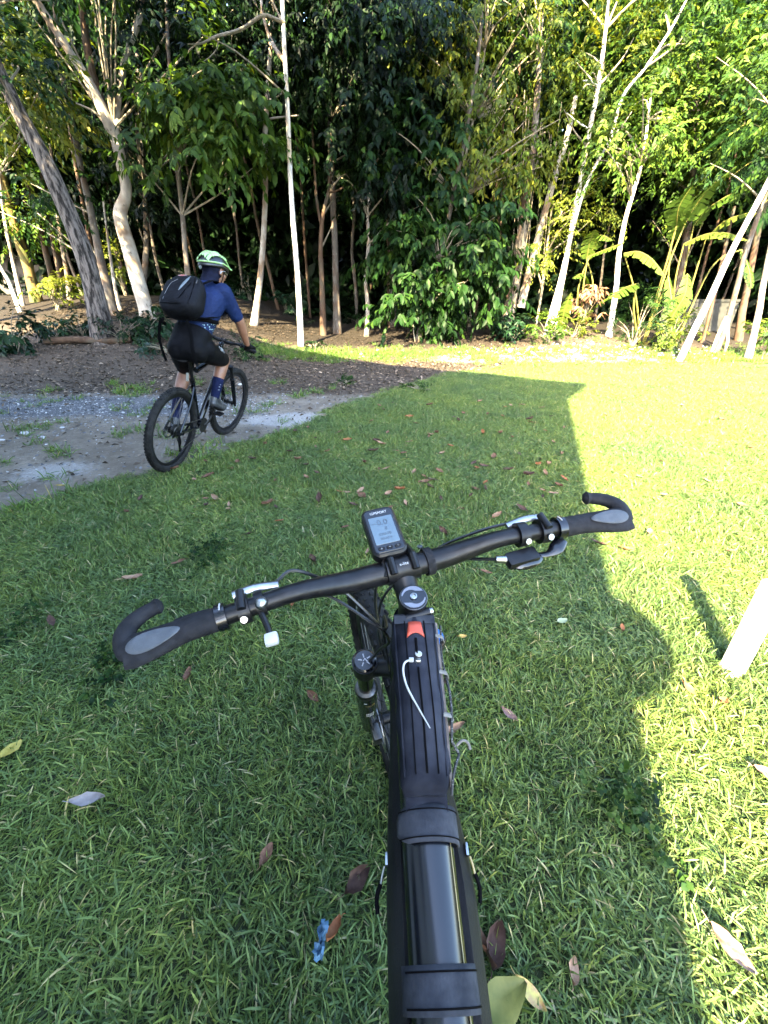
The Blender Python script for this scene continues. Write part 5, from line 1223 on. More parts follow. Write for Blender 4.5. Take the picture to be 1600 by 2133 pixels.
for nm, pth, r_ in hs: MB(SF).tube(pth, r_, 6).build(nm, M['cable'], fgb)
# fork top caps: an emblem on the left one, a blue lockout knob on the right one
MB(SF).lathe([(0, .006), (.018, .006), (.0212, .003), (.0212, -.002)], 24, Matrix.Translation((-.067, .030, -.241))).build('fork_cap', M['gloss'], fgb)
em = MB(SF)
for q in range(5):
    a = q * 2 * math.pi / 5 + .3; em.box((.0085, 0, 0), (.007, .0022, .0006), Matrix.Translation((-.067, .030, -.2348)) @ Matrix.Rotation(a, 4, 'Z'))
em.box((0, .001, 0), (.006, .0016, .0006), Matrix.Translation((-.067, .030, -.2346)) @ Matrix.Rotation(.7, 4, 'Z')); em.box((-.002, -.002, 0), (.006, .0016, .0006), Matrix.Translation((-.067, .030, -.2346)) @ Matrix.Rotation(2.0, 4, 'Z'))
tag(em.build('fork_cap_emblem', pmat('emblem_grey', (.20, .20, .21), rough=.35), fgb), kind='stuff')
MB(SF).lathe([(.0235, -.016), (.0235, .004), (.021, .007), (0, .007)], 24, Matrix.Translation((.067, .030, -.241))).build('lockout_base', M['black'], fgb)
MB(SF).lathe([(.0185, .007), (.019, .012), (.017, .015), (0, .015)], 24, Matrix.Translation((.067, .030, -.241))).build('lockout_knob', pmat('blue_anodised', (.012, .09, .28), rough=.3, metal=.6), fgb)
MB(SF).box((.006, 0, .0157), (.012, .003, .002), Matrix.Translation((.067, .030, -.241)), bev=.0006).build('knob_pointer', M['tie'], fgb)
# decals on the left fork leg: white bars low down, a gold stroke, white grid
def on_leg(z, ang, r=.0222): return Vector((-.067 + r * math.sin(ang), .035 - r * math.cos(ang), z))
for z0, z1, a0, a1, mt in [(-.425, -.432, -.5, -.2, 'white'), (-.445, -.447, -.4, .5, 'gold'), (-.452, -.454, -.2, .6, 'gold'), (-.447, -.453, .45, .6, 'gold')]:
    mb = MB(SF); A = np.linspace(a0, a1, 6); mb.add([on_leg(z, a, .0226) for a in A for z in (z0, z1)], [(2 * i, 2 * i + 1, 2 * i + 3, 2 * i + 2) for i in range(5)]); mb.build('fork_decal', M[mt], fgb)
for i in range(5):
    for j in range(3):
        mb = MB(SF); A = np.linspace(-.35 + i * .17, -.35 + i * .17 + .12, 3); z0 = -.500 - j * .008; mb.add([on_leg(z, a, .0224) for a in A for z in (z0, z0 - .005)], [(2 * k, 2 * k + 1, 2 * k + 3, 2 * k + 2) for k in range(2)]); mb.build('fork_decal', pmat('decal_dull', (.30, .30, .30), rough=.5) if 'decal_dull' not in bpy.data.materials else bpy.data.materials['decal_dull'], fgb)
# small stem lettering, gold pin stripe along the top tube
me = text_mesh('x-lite', .0065, SF @ Matrix.Translation((.001, .044, .0197)) @ Matrix.Rotation(.12, 4, 'X')); link('stem_lettering', me, M['white'], fgb)
def on_tube(k, side, up): return tt0 + td * k + Vector((side, -.0, 0)) + Vector((0, -math.sin(.231) * -1 * 0, up))
MB().tube([tt0 + td * k + Vector((.0215, .004, .0150)) for k in np.linspace(.20, .48, 12)], .0007, 5).build('pin_stripe', M['gold'], fgb)
# rubber mount round the bar right of the stem
MB(SF).tube([bar(.036), bar(.047)], .0205, 20, up=(0, 0, 1)).build('bar_mount_ring', M['rubber'], fgb)
MB(SF).lathe([(0, 0), (.004, 0), (.004, .002), (0, .0022)], 12, Matrix.Translation(bar(.041) + Vector((-.006, .018, .014))) @ mtx((0, 0, 0), (1, 0, 0), z=(0, .3, .95))).build('mount_screw', M['silver'], fgb)

# ---------------------------------------------------------------- bike computer on its out front mount
Tc = MFG @ SF @ mtx((-.011, .100, .026), (1, -.02, 0), (.02, .96, .10))
bc = thing('bike_computer', 'small bike computer with a grey lcd screen mounted ahead of the stem', 'bike computer', Tc.to_translation())
Tl = Matrix.Translation(-Tc.to_translation()) @ Tc
def rrect(w_, h_, r, n_=5, bulge=.0):
    out = []
    for cx, cy, a0 in ((w_ / 2 - r, h_ / 2 - r, 0), (-w_ / 2 + r, h_ / 2 - r, 90), (-w_ / 2 + r, -h_ / 2 + r, 180), (w_ / 2 - r, -h_ / 2 + r, 270)):
        out += [(cx + r * math.cos(R(a0 + 90 * i / n_)), cy + r * math.sin(R(a0 + 90 * i / n_))) for i in range(n_ + 1)]
    return out
def plate(mb, w_, h_, r, z0, z1, ch=.0015):
    lo, hi = rrect(w_, h_, r), rrect(w_ - 2 * ch, h_ - 2 * ch, r - ch); n_ = len(lo)
    vs = [(x, y, z0) for x, y in lo] + [(x, y, z1 - ch) for x, y in lo] + [(x, y, z1) for x, y in hi]
    fs = [tuple(range(n_))[::-1], tuple(range(2 * n_, 3 * n_))] + [(q * n_ + i, q * n_ + (i + 1) % n_, (q + 1) * n_ + (i + 1) % n_, (q + 1) * n_ + i) for q in (0, 1) for i in range(n_)]
    return mb.add(vs, fs)
plate(MB(Tl), .050, .083, .011, -.010, .008, .003).build('case', M['black'], bc)
plate(MB(Tl), .0425, .073, .006, .0078, .0086, .0004).build('bezel', M['gloss'], bc)
plate(MB(Tl), .0355, .047, .0015, .0084, .0089, .0002).build('screen', M['screen'], bc)
def tl(txt, size, x, y, mt, z=.0090): link('lettering', text_mesh(txt, size, Tl @ Matrix.Translation((x, y, z)), .0001), M[mt], bc)
tl('iGPSPORT', .0058, 0, .0305, 'white'); tl('0.0', .0135, .001, .0125, 'lcd'); tl('km/h', .0035, -.013, .012, 'lcd'); tl('0', .0085, .004, .0015, 'lcd'); tl('0:00:00', .0062, 0, -.0075, 'lcd'); tl('00:00 0', .0055, 0, -.0150, 'lcd'); tl('o   +   o', .004, .001, -.0205, 'lcd')
for i, x_ in enumerate((-.012, 0, .012)):
    bt_ = plate(MB(Tl @ Matrix.Translation((x_, -.0305, .0)) @ Matrix.Rotation((i - 1) * .12, 4, 'Z')), .0095, .0052, .002, .008, .0098, .0006).build('button', M['rubber'], bc)
    link('icon', text_mesh(['o', '+', '/'][i], .004, Tl @ Matrix.Translation((x_, -.0303, .0099)), .0001), M['white'], bt_)
for s in (-1, 1):
    MB(Tl).tube(spline([(s * .011, -.036, -.008), (s * .012, -.048, -.009), (s * .014, -.064, -.012)], 3), .0042, 8).build('mount_arm', M['black'], bc)
MB(Tl).lathe([(0, -.016), (.016, -.016), (.017, -.010), (0, -.010)], 20).build('mount_puck', M['black'], bc)

# ---------------------------------------------------------------- top tube bag behind the stem
def TT(k, x, h):  # a point k metres back along the tube, x to the right, h above the tube's axis
    nrm_ = Vector((0, -math.sin(.231), math.cos(.231))); return MFG @ (tt0 + td * k + Vector((x, 0, 0)) + nrm_ * h)
B0 = TT(0, 0, 0)
tb = thing('top_tube_bag', 'dusty black top tube bag with an orange zip tab behind the stem', 'bag', B0)
def bagpt(k, x, h): return TT(k, x, h) - B0
def body_section(k):
    t = (k - .026) / .200
    w_ = .0305 - .0045 * t; h1 = .071 - .016 * float(sst(.6, 1.0, t)) - .006 * t; h0 = .018
    if t < .015: h1 -= .007; w_ -= .003
    if t > .985: h1 -= .010
    return w_, h0, h1
vs, fs = [], []; ks = [.026, .0275, .030, .034] + list(np.linspace(.04, .205, 26)) + [.211, .217, .222, .225, .226]; sec = 36
for q, k in enumerate(ks):
    w_, h0, h1 = body_section(k); t = (k - .026) / .2
    endf = 1 - .55 * (1 - float(sst(.026, .031, k))) - .45 * float(sst(.214, .226, k))
    w_ *= .72 + .28 * endf if endf < 1 else 1
    hm, hh = (h0 + h1) / 2, (h1 - h0) / 2
    for j in range(sec):
        a = 2 * math.pi * j / sec; cx, sx_ = math.cos(a), math.sin(a)
        x = w_ * math.copysign(abs(cx) ** .5, cx); h = hm + hh * math.copysign(abs(sx_) ** .55, sx_) * (endf if sx_ > 0 else 1) + ((.010 * (1 - (x / w_) ** 2) - .004) * endf if sx_ > 0 else 0)
        wr = .0011 * math.sin(k * 130 + 2.2 * math.sin(a * 2)) * abs(cx) + .0003 * math.sin(k * 310 + a * 5) + .0008 * math.sin(k * 75 - a * 3) * (.3 + .7 * abs(cx))
        soft = 1 + (wr / .03) * (1.6 if t > .7 else 1.0)
        vs.append(bagpt(k, x * soft, hm + (h - hm) * soft))
for i in range(len(ks) - 1):
    for j in range(sec): fs.append((i * sec + j, i * sec + (j + 1) % sec, (i + 1) * sec + (j + 1) % sec, (i + 1) * sec + j))
fs += [tuple(range(sec))[::-1], tuple(range((len(ks) - 1) * sec, len(ks) * sec))]
MB().add(vs, fs).build('body', M['nylon'], tb, ang=70)
def top_line(x0, x1, k0, k1, r, name, mt, dz=.001, par=tb, n_=16):
    pts_ = []
    for q in range(n_ + 1):
        t = q / n_; k = k0 + (k1 - k0) * t; x = x0 + (x1 - x0) * t; w_, h0, h1 = body_section(k)
        pts_.append(bagpt(k, x, h1 + .010 * (1 - (x / w_) ** 2) - .004 + dz))
    return MB().tube(pts_, r, 6).build(name, M[mt], par)
top_line(-.0135, -.0115, .040, .212, .0007, 'seam', 'seam', .0014); top_line(.0120, .0125, .040, .212, .0008, 'seam', 'seam', .0014)
top_line(-.0008, .0005, .105, .212, .0011, 'zip', 'seam', .0014); top_line(-.0008, -.0008, .066, .09, .0016, 'zip_opening', 'seam', .0012)
for s in (-1, 1):
    MB().tube([bagpt(k, s * (body_section(k)[0] - .0035), body_section(k)[2] - .0035) for k in np.linspace(.036, .212, 18)], .0014, 6).build('edge_piping', M['nylon'], tb)
w_, h0, h1 = body_section(0.04)
MB().add([bagpt(k, x, body_section(.04)[2] + .0055 * (1 - .4 * (x / .03) ** 2) + dz) for k, dz in ((.024, -.006), (.031, .0), (.043, .0)) for x in (-.027, -.014, 0, .014, .027)], [(i * 5 + j, i * 5 + j + 1, i * 5 + j + 6, i * 5 + j + 5) for i in range(2) for j in range(4)]).build('front_flap', M['strap'], tb)
# orange tab: a curved tongue with a notch
ov, of_ = [], []
for i, (k, w1) in enumerate([(.042, .0085), (.048, .0092), (.056, .0102), (.064, .0114)]):
    for j in range(7):
        x = (j / 6 * 2 - 1) * w1; kk = k - (.006 * (1 - (x / w1) ** 2) if i == 3 else 0); ov.append(bagpt(kk, x - .0005, body_section(k)[2] + .0062 + .0018 * (1 - (x / w1) ** 2)))
for i in range(3):
    for j in range(6): a_ = i * 7 + j; of_.append((a_, a_ + 1, a_ + 8, a_ + 7))
ot = MB().add(ov, of_).build('zip_tab', M['orange'], tb); so = ot.modifiers.new('thick', 'SOLIDIFY'); so.thickness = .0015
# zip slider and the white tie looped through it
kz = .094; hz = body_section(kz)[2] + .006
MB().box((0, 0, 0), (.007, .011, .004), Matrix.Translation(bagpt(kz, -.0005, hz)) @ Matrix.Rotation(-.231, 4, 'X'), bev=.0012).build('zip_slider', M['silver'], tb)
MB().lathe([(.0026, -.0008), (.0042, -.0008), (.0042, .0008), (.0026, .0008)], 14, Matrix.Translation(bagpt(kz - .006, .001, hz + .002))).build('zip_ring', M['tie'], tb)
MB().box((0, 0, 0), (.006, .005, .004), Matrix.Translation(bagpt(kz + .001, -.0085, hz + .001)), bev=.001).build('tie_head', M['tie'], tb)
tp = spline([bagpt(kz, -.008, hz), bagpt(kz + .006, -.017, hz + .003), bagpt(kz + .018, -.0195, hz + .003), bagpt(kz + .036, -.0155, hz + .001), bagpt(kz + .058, -.005, hz - .0005), bagpt(kz + .080, .006, hz - .001)], 6)
MB().tube(tp, lerp_list([.0013, .0013, .0012, .0006], len(tp)), 6).build('cable_tie', M['tie'], tb)
# dusty mesh side panel, pale loops and the speckled bungee along the right side
vs, fs = [], []; kk_ = np.linspace(.032, .220, 14)
for k in kk_:
    w_, h0, h1 = body_section(k); vs += [bagpt(k, w_ + .0005, h0 + .006), bagpt(k, w_ + .0030, (h0 + h1) / 2), bagpt(k, w_ + .0024, h1 - .014), bagpt(k, w_ - .001, h1 - .010)]
for i in range(13):
    for j in range(3): fs.append((i * 4 + j, i * 4 + j + 1, i * 4 + j + 5, i * 4 + j + 4))
MB().add(vs, fs).build('side_panel', M['dirt'], tb)
for k in (.056, .105, .155):
    w_, h0, h1 = body_section(k)
    MB().tube([bagpt(k, w_ - .004, h1 - .003), bagpt(k, w_ + .006, h1 - .008), bagpt(k, w_ + .009, h1 - .018), bagpt(k, w_ + .006, h1 - .030)], .0032, 6, flat=(1, .4)).build('cord_loop', M['grime'], tb)
bp = [bagpt(k, body_section(k)[0] + .0062 + .0015 * math.sin(k * 60), body_section(k)[2] - .016 - .008 * math.sin(k * 30)) for k in np.linspace(.03, .180, 24)]
bp += [bagpt(.188, body_section(.185)[0] + .012, .040), bagpt(.196, body_section(.195)[0] + .009, .046), bagpt(.210, body_section(.21)[0] + .003, .044), bagpt(.226, body_section(.222)[0] + .000, .035)]
MB().tube(spline(bp, 2), .0016, 6).build('bungee_cord', M['bungee'], tb)
MB().tube(spline([bagpt(.180, .038, .040), bagpt(.176, .045, .043), bagpt(.178, .051, .041), bagpt(.184, .053, .038)], 4), .0016, 6).build('cord_end', M['grime'], tb)
# worn strap that closes round the tube, pointed at its left end
def strap(par, k0, k1, xl, xr, mt, pointed, name, lift=.0):
    vs, fs = [], []; ang = np.linspace(-1.75 if not pointed else -1.35, 1.75, 17); rows = 5
    for i in range(rows):
        for j, a in enumerate(ang):
            k = k0 + (k1 - k0) * i / (rows - 1)
            if pointed and j < 3: c0 = (k0 + k1) / 2; k = c0 + (k - c0) * (.45 + .2 * j)
            x = math.sin(a) * .0300; h = math.cos(a) * .0285 + .0015 + lift
            vs.append(TT(k, x, h) - par.location)
    n_ = len(ang)
    for i in range(rows - 1):
        for j in range(n_ - 1): fs.append((i * n_ + j, i * n_ + j + 1, (i + 1) * n_ + j + 1, (i + 1) * n_ + j))
    o_ = MB().add(vs, fs).build(name, M[mt], par, ang=60); md = o_.modifiers.new('thick', 'SOLIDIFY'); md.thickness = .0028; md.offset = 1
    for kk in (k0 + .004, k1 - .004):
        MB().tube([TT(kk, math.sin(a) * .0331, math.cos(a) * .0316 + .0015 + lift) - par.location for a in np.linspace(-1.1, 1.6, 20)], .0007, 4).build('stitching', M['seam'], o_)
    return o_
strap(tb, .232, .263, -.03, .03, 'strap', True, 'hook_strap')
MB().add([bagpt(.220, x, .030 + .004) for x in (-.022, 0, .022)] + [bagpt(.238, x, .0315 - abs(x) * .3) for x in (-.022, 0, .022)], [(0, 1, 4, 3), (1, 2, 5, 4)]).build('strap_base', M['nylon'], tb)

# ---------------------------------------------------------------- frame bag slung below the top tube
fb = thing('frame_bag', 'bulging black frame bag strapped beneath the top tube', 'bag', B0)
vs, fs = [], []
ks = np.linspace(.05, .47, 15); sec = 18
for k in ks:
    t = (k - .05) / .42
    drop = .07 + .16 * float(sst(0, 1, t)); wl, wr = .032 + .010 * float(sst(.1, .6, t)), .032 + .021 * float(sst(.2, .6, t))
    if t < .01 or t > .99: wl *= .7; wr *= .7; drop *= .9
    for j in range(sec):
        a = 2 * math.pi * j / sec; x = math.cos(a); h = math.sin(a)
        xx = (abs(x) ** .6) * (wr if x > 0 else -wl) if x != 0 else 0
        vs.append(TT(k, xx - .001, -.014 - drop / 2 + (abs(h) ** .6) * math.copysign(1, h) * drop / 2 + (.012 if h > 0 and abs(x) > .4 else 0)) - B0)
for i in range(len(ks) - 1):
    for j in range(sec): fs.append((i * sec + j, i * sec + (j + 1) % sec, (i + 1) * sec + (j + 1) % sec, (i + 1) * sec + j))
fs += [tuple(range(sec))[::-1], tuple(range((len(ks) - 1) * sec, len(ks) * sec))]
MB().add(vs, fs).build('body', M['nylon2'], fb, ang=60)
strap(fb, .344, .372, -.03, .03, 'strap', False, 'hook_strap', .001)
for s, k in ((1, .262), (-1, .268)):
    zp = MB(); c_ = TT(k, s * .043, -.018) - B0
    zp.box(c_, (.003, .012, .005), bev=.001).build('zip_slider', M['silver'], fb)
    MB().tube(spline([c_ + Vector((s * .002, -.006, 0)), c_ + Vector((s * .004, -.011, -.003)), c_ + Vector((s * .006, -.018, -.008))], 4), .0013, 6).build('zip_pull', M['gold'] if s > 0 else M['silver'], fb)
    MB().tube(spline([c_ + Vector((s * .006, -.017, -.008)), c_ + Vector((s * .010, -.026, -.016)), c_ + Vector((s * .009, -.036, -.022))], 4), .0022, 6).build('zip_cord', M['seam'], fb)

# ================================================================ THE RIDER AND HIS BIKE
RO = Vector((-1.946, 3.508, 0)); RO.z = float(hgt(RO.x, RO.y)) + .012; RPSI = -.1194; LEAN = R(15)
MH = Matrix.Translation(RO) @ Matrix.Rotation(RPSI, 4, 'Z')                     # heading frame
MLEAN = Matrix.Rotation(LEAN, 4, 'Y')
rb, rSF, rS0, rbar, rcap, _, _ = bicycle('mountain_bike', 'black mountain bike ridden by the cyclist on the track at left', MH @ MLEAN, -.08, False)
MB().box((0, -.022, .865), (.022, .012, .075), bev=.005).build('tail_light', pmat('reflector_white', (.20, .20, .18), rough=.3), rb).location = (0, .235, -.055)
def rcone(mb, p0, r0, p1, r1, n_=14):
    """closed tapered capsule"""
    p0, p1 = Vector(p0), Vector(p1); d = p1 - p0; L = d.length
    if L < 1e-6: return mb.ball(p0, r0, n_)
    z = d / L; x = z.orthogonal().normalized(); T = mtx(p0, x, z.cross(x), z)
    prof = [(max(r0 * math.cos(a), 1e-5 if abs(a + math.pi / 2) < 1e-6 else 0), r0 * math.sin(a)) for a in np.linspace(-math.pi / 2, 0, 6)] + [(r1 * math.cos(a), L + r1 * math.sin(a)) for a in np.linspace(0, math.pi / 2, 6)]
    prof[0] = (0, -r0); prof[-1] = (0, L + r1)
    return mb.lathe(prof, n_, T)
def fuse(name, mb, vox, m_, parent, smooth=6, attrs=None):
    """grow one continuous skin round the overlapping volumes"""
    me = mb.mesh(name); o_ = bpy.data.objects.new(name, me); col.objects.link(o_)
    r_ = o_.modifiers.new('r', 'REMESH'); r_.mode = 'VOXEL'; r_.voxel_size = vox; r_.use_smooth_shade = True
    if smooth: s_ = o_.modifiers.new('s', 'SMOOTH'); s_.factor = .5; s_.iterations = smooth
    dg = bpy.context.evaluated_depsgraph_get(); dg.update()
    me2 = bpy.data.meshes.new_from_object(o_.evaluated_get(dg)); bpy.data.objects.remove(o_); bpy.data.meshes.remove(me)
    me2.name = name
    for p_ in me2.polygons: p_.use_smooth = True
    me2.materials.clear()
    return link(name, me2, m_, parent)
V3 = Vector
def grip_pt(s, r=.29): return MLEAN @ (rSF @ rbar(s * r))
GR, GL = grip_pt(1), grip_pt(-1)
J = dict(hipR=V3((.385, .25, 1.0)), hipL=V3((.205, .22, 1.02)), kneeR=V3((.362, .615, .875)), kneeL=V3((.045, .475, .80)), ankR=V3((.285, .475, .565)), ankL=V3((.0, .225, .425)),
         shR=V3((.525, .49, 1.43)), shL=V3((.20, .49, 1.45)), elR=V3((.575, .625, 1.195)), elL=V3((.075, .60, 1.235)))
def hand_axes(s):
    a = (grip_pt(s, .33) - grip_pt(s, .25)).normalized(); f = Vector((0, 1, 0)); f = (f - a * f.dot(a)).normalized(); u = Vector((0, 0, 1)); u = (u - a * u.dot(a) - f * u.dot(f)).normalized(); return a, f, u
def hand(mb, s, d, wrist):
    c_ = GR if s > 0 else GL; a, f, u = hand_axes(s)
    rcone(mb, wrist, .028 + d, c_ + u * .030 - f * .018 + a * .0, .026 + d)
    rcone(mb, c_ + u * .032 - f * .012 - a * .026, .017 + d, c_ + u * .032 - f * .012 + a * .026, .016 + d)
    for i in range(4):
        o_ = a * ((i - 1.5) * .0215); q = 1 - .1 * abs(i - 1.3)
        P_ = [c_ + o_ + u * .033 + f * .0, c_ + o_ + f * .036 * q + u * .022, c_ + o_ + f * .041 * q - u * .010, c_ + o_ + f * .018 - u * .028]
        for k in range(3): rcone(mb, P_[k], (.0115 - .001 * k) + d, P_[k + 1], (.0105 - .001 * k) + d, 10)
    i_ = -a
    P_ = [c_ + u * .022 - f * .022 + i_ * .028, c_ + u * .002 - f * .024 + i_ * .046, c_ - u * .018 - f * .004 + i_ * .050, c_ - u * .022 + f * .014 + i_ * .046]
    for k in range(3): rcone(mb, P_[k], .0125 - .0012 * k + d, P_[k + 1], .0115 - .0012 * k + d, 10)
wrR = GR + V3((0, -.060, .062)); wrL = GL + V3((.008, -.060, .060))
HCn = V3((.392, .672, 1.600)); TH_ = Matrix.Translation(HCn) @ Matrix.Rotation(-.30, 4, 'Z') @ Matrix.Rotation(-.34, 4, 'X') @ Matrix.Rotation(.04, 4, 'Y')
def hp(x, y, z): return TH_ @ V3((x, y, z))
def loft(mb, secs, n_=24):
    """closed body of elliptical sections (centre, half width, half depth); squarish at the back"""
    P = spline([V3(s[0]) for s in secs], 5); a_ = lerp_list([s[1] for s in secs], len(P)); b_ = lerp_list([s[2] for s in secs], len(P)); vs, fs = [], []
    for i, c in enumerate(P):
        t = (P[min(i + 1, len(P) - 1)] - P[max(i - 1, 0)]).normalized(); sx = V3((1, 0, -.06)); sx = (sx - t * sx.dot(t)).normalized(); f = t.cross(sx)
        for k in range(n_):
            an = 2 * math.pi * k / n_; vs.append(c + sx * (a_[i] * math.copysign(abs(math.cos(an)) ** .85, math.cos(an))) + f * (b_[i] * math.copysign(abs(math.sin(an)) ** .9, math.sin(an))))
    for i in range(len(P) - 1):
        for k in range(n_): fs.append((i * n_ + k, i * n_ + (k + 1) % n_, (i + 1) * n_ + (k + 1) % n_, (i + 1) * n_ + k))
    fs += [tuple(range(n_))[::-1], tuple(range((len(P) - 1) * n_, len(P) * n_))]
    return mb.add(vs, fs)
def torso(mb, d, z0=0):
    S_ = [((.288, .170, .945), .112, .086), ((.293, .185, .985), .140, .112), ((.298, .208, 1.04), .150, .118), ((.308, .245, 1.10), .147, .112), ((.322, .295, 1.17), .143, .106), ((.345, .37, 1.28), .170, .116), ((.362, .435, 1.365), .194, .118), ((.368, .478, 1.425), .194, .098), ((.370, .510, 1.468), .130, .070), ((.370, .530, 1.495), .070, .055)]
    loft(mb, [(c, a_ + d, b_ + d) for c, a_, b_ in S_[z0:]])
    for s in (J['shR'], J['shL']): mb.ball(s + V3((.0, -.005, -.005)), .070 + d, 14)
def butt(mb, d):
    mb.ball((.362, .172, 1.0), .112 + d, 16); mb.ball((.232, .162, 1.015), .112 + d, 16); mb.ball((.297, .165, 1.01), .113 + d, 16)
def thigh(mb, s, d, t1=1.0):
    h, k = (J['hipR'], J['kneeR']) if s > 0 else (J['hipL'], J['kneeL'])
    rcone(mb, h, .100 + d, h.lerp(k, .5), .089 + d); rcone(mb, h.lerp(k, .5), .089 + d, h.lerp(k, t1), .089 + (.063 - .089) * (t1 - .5) * 2 + d)
def shin(mb, s, d, t0=0.0, t1=1.0):
    k, a = (J['kneeR'], J['ankR']) if s > 0 else (J['kneeL'], J['ankL']); back = V3((0, -.022, -.005))
    pts_ = [(0, .056), (.28, .057), (.55, .046), (1, .036)]
    def q(t): return k.lerp(a, t) + back * math.sin(math.pi * min(1, t * 1.15)), float(np.interp(t, [p_[0] for p_ in pts_], [p_[1] for p_ in pts_]))
    ts = np.linspace(t0, t1, 7)
    for i in range(6): (p0, r0), (p1, r1) = q(ts[i]), q(ts[i + 1]); rcone(mb, p0, r0 + d, p1, r1 + d)
FT_ = {1: (V3((.272, .435, .508)), V3((.250, .600, .432)), V3((.246, .675, .418))), -1: (V3((.0, .170, .352)), V3((-.072, .310, .285)), V3((-.092, .375, .262)))}
def foot(mb, s, d):
    a = J['ankR'] if s > 0 else J['ankL']; he, ba, to = FT_[s]
    rcone(mb, a, .036 + d, he + V3((0, .01, .01)), .030 + d); rcone(mb, a, .034 + d, ba, .030 + d); rcone(mb, he, .028 + d, ba, .034 + d); rcone(mb, ba, .036 + d, to, .026 + d)
def arm(mb, s, d, t1=1.0, fore=True):
    sh_, el, wr = (J['shR'], J['elR'], wrR) if s > 0 else (J['shL'], J['elL'], wrL)
    rcone(mb, sh_, .070 + d, sh_.lerp(el, .5), .057 + d); rcone(mb, sh_.lerp(el, .5), .057 + d, sh_.lerp(el, t1), .057 + (.045 - .057) * (t1 - .5) * 2 + d)
    if fore: rcone(mb, el, .042 + d, el.lerp(wr, .35), .043 + d); rcone(mb, el.lerp(wr, .35), .043 + d, wr, .028 + d)
def head(mb, d):
    mb.ball((0, -.012, .022), (.077 + d, .099 + d, .106 + d), 20, TH_); mb.ball((0, .030, -.055), (.056 + d, .062 + d, .058 + d), 16, TH_)
    rcone(mb, hp(0, -.025, -.04), .058 + d, V3((.368, .545, 1.475)), .066 + d)
M_skin = pmat('tanned_skin', (.135, .060, .034), (.18, .082, .048), 18, .5, bmp=.1, bscale=120)
rider = thing('person', 'cyclist in blue jersey and black shorts riding away on the track', 'person', RO, (0, 0, RPSI))
mb = MB(); torso(mb, -.012); butt(mb, -.012); head(mb, 0)
for s in (-1, 1):
    thigh(mb, s, -.004); shin(mb, s, 0); foot(mb, s, -.008); arm(mb, s, 0); hand(mb, s, -.003, wrR if s > 0 else wrL)
    mb.ball((s * .079, -.006, -.012), (.010, .019, .031), 10, TH_)
rcone(mb, hp(0, .088, .005), .010, hp(0, .110, -.028), .014); mb.ball((0, .083, .028), (.045, .018, .014), 12, TH_); mb.ball((0, .088, -.062), (.026, .012, .008), 10, TH_); mb.ball((0, .082, -.095), (.022, .016, .018), 10, TH_)
for s in (-1, 1): mb.ball((s * .045, .062, -.02), (.022, .026, .022), 10, TH_)
fuse('body', mb, .0075, M_skin, rider, 5)
for s in (-1, 1): MB(TH_).ball((s * .031, .0855, .006), (.012, .008, .008), 10).build('eye', pmat('eye_white', (.6, .6, .58), rough=.2) if s < 0 else bpy.data.materials['eye_white'], rider)
MB(TH_).ball((0, .0955, -.066), (.020, .006, .006), 10).build('mouth', pmat('lips', (.30, .12, .09), rough=.5), rider)
# clothing
m, n, b, o = node_mat('blue_jersey')
tcn = n.nodes.new('ShaderNodeTexCoord'); sep = n.nodes.new('ShaderNodeSeparateXYZ'); n.links.new(tcn.outputs['Object'], sep.inputs[0])
z_ = sep.outputs['Z']
vor = n.nodes.new('ShaderNodeTexVoronoi'); vor.inputs['Scale'].default_value = 52; vor.inputs['Randomness'].default_value = .35; n.links.new(tcn.outputs['Object'], vor.inputs['Vector'])
dots = ramp(n, vor.outputs['Distance'], [(.30, 1), (.36, 0)])
band = math_n(n, 'MULTIPLY', ramp(n, z_, [(0, 0), (1, 1)]), 1.0)
zb = math_n(n, 'MULTIPLY', math_n(n, 'GREATER_THAN', z_, 1.12), math_n(n, 'LESS_THAN', z_, 1.20))
basec = ramp(n, noise(n, 7, 4), [(.35, (.004, .009, .033)), (.7, (.0065, .0145, .051))])
n.links.new(mixc(n, math_n(n, 'MULTIPLY', zb, dots), basec, (.16, .23, .25)), b.inputs['Base Color']); b.inputs['Roughness'].default_value = .62; b.inputs['Specular IOR Level'].default_value = .08
bump(n, b, noise(n, 11, 4, .55, stretch=(1, 2.2, 2.2)), .75, .02)
M_jersey = m
mb = MB(); torso(mb, .0); arm(mb, 1, .007, .78, False); arm(mb, -1, .007, .78, False)
# open the collar and hem by keeping the shell just inside the shorts
fuse('jersey', mb, .008, M_jersey, rider, 10)
M_short = pmat('black_lycra', (.0016, .0016, .002), (.004, .004, .005), 14, .6, spec=.05, bmp=.35, bdist=.01, bscale=16)
mb = MB(); butt(mb, -.010)
loft(mb, [((.288, .170, .940), .122, .096), ((.293, .185, .985), .150, .122), ((.298, .208, 1.04), .160, .128), ((.308, .245, 1.10), .157, .120), ((.319, .285, 1.155), .153, .113)])
for s in (-1, 1): thigh(mb, s, .005, .86)
fuse('shorts', mb, .008, M_short, rider, 14)
M_sock = pmat('navy_socks', (.004, .006, .022), (.008, .011, .034), 40, .85, spec=.05, bmp=.3, bscale=300)
M_shoe = pmat('dark_grey_shoes', (.012, .013, .015), (.034, .035, .038), 24, .5, .7)
M_glove = pmat('black_gloves', (.0025, .0025, .003), (.006, .006, .007), 60, .8, spec=.08)
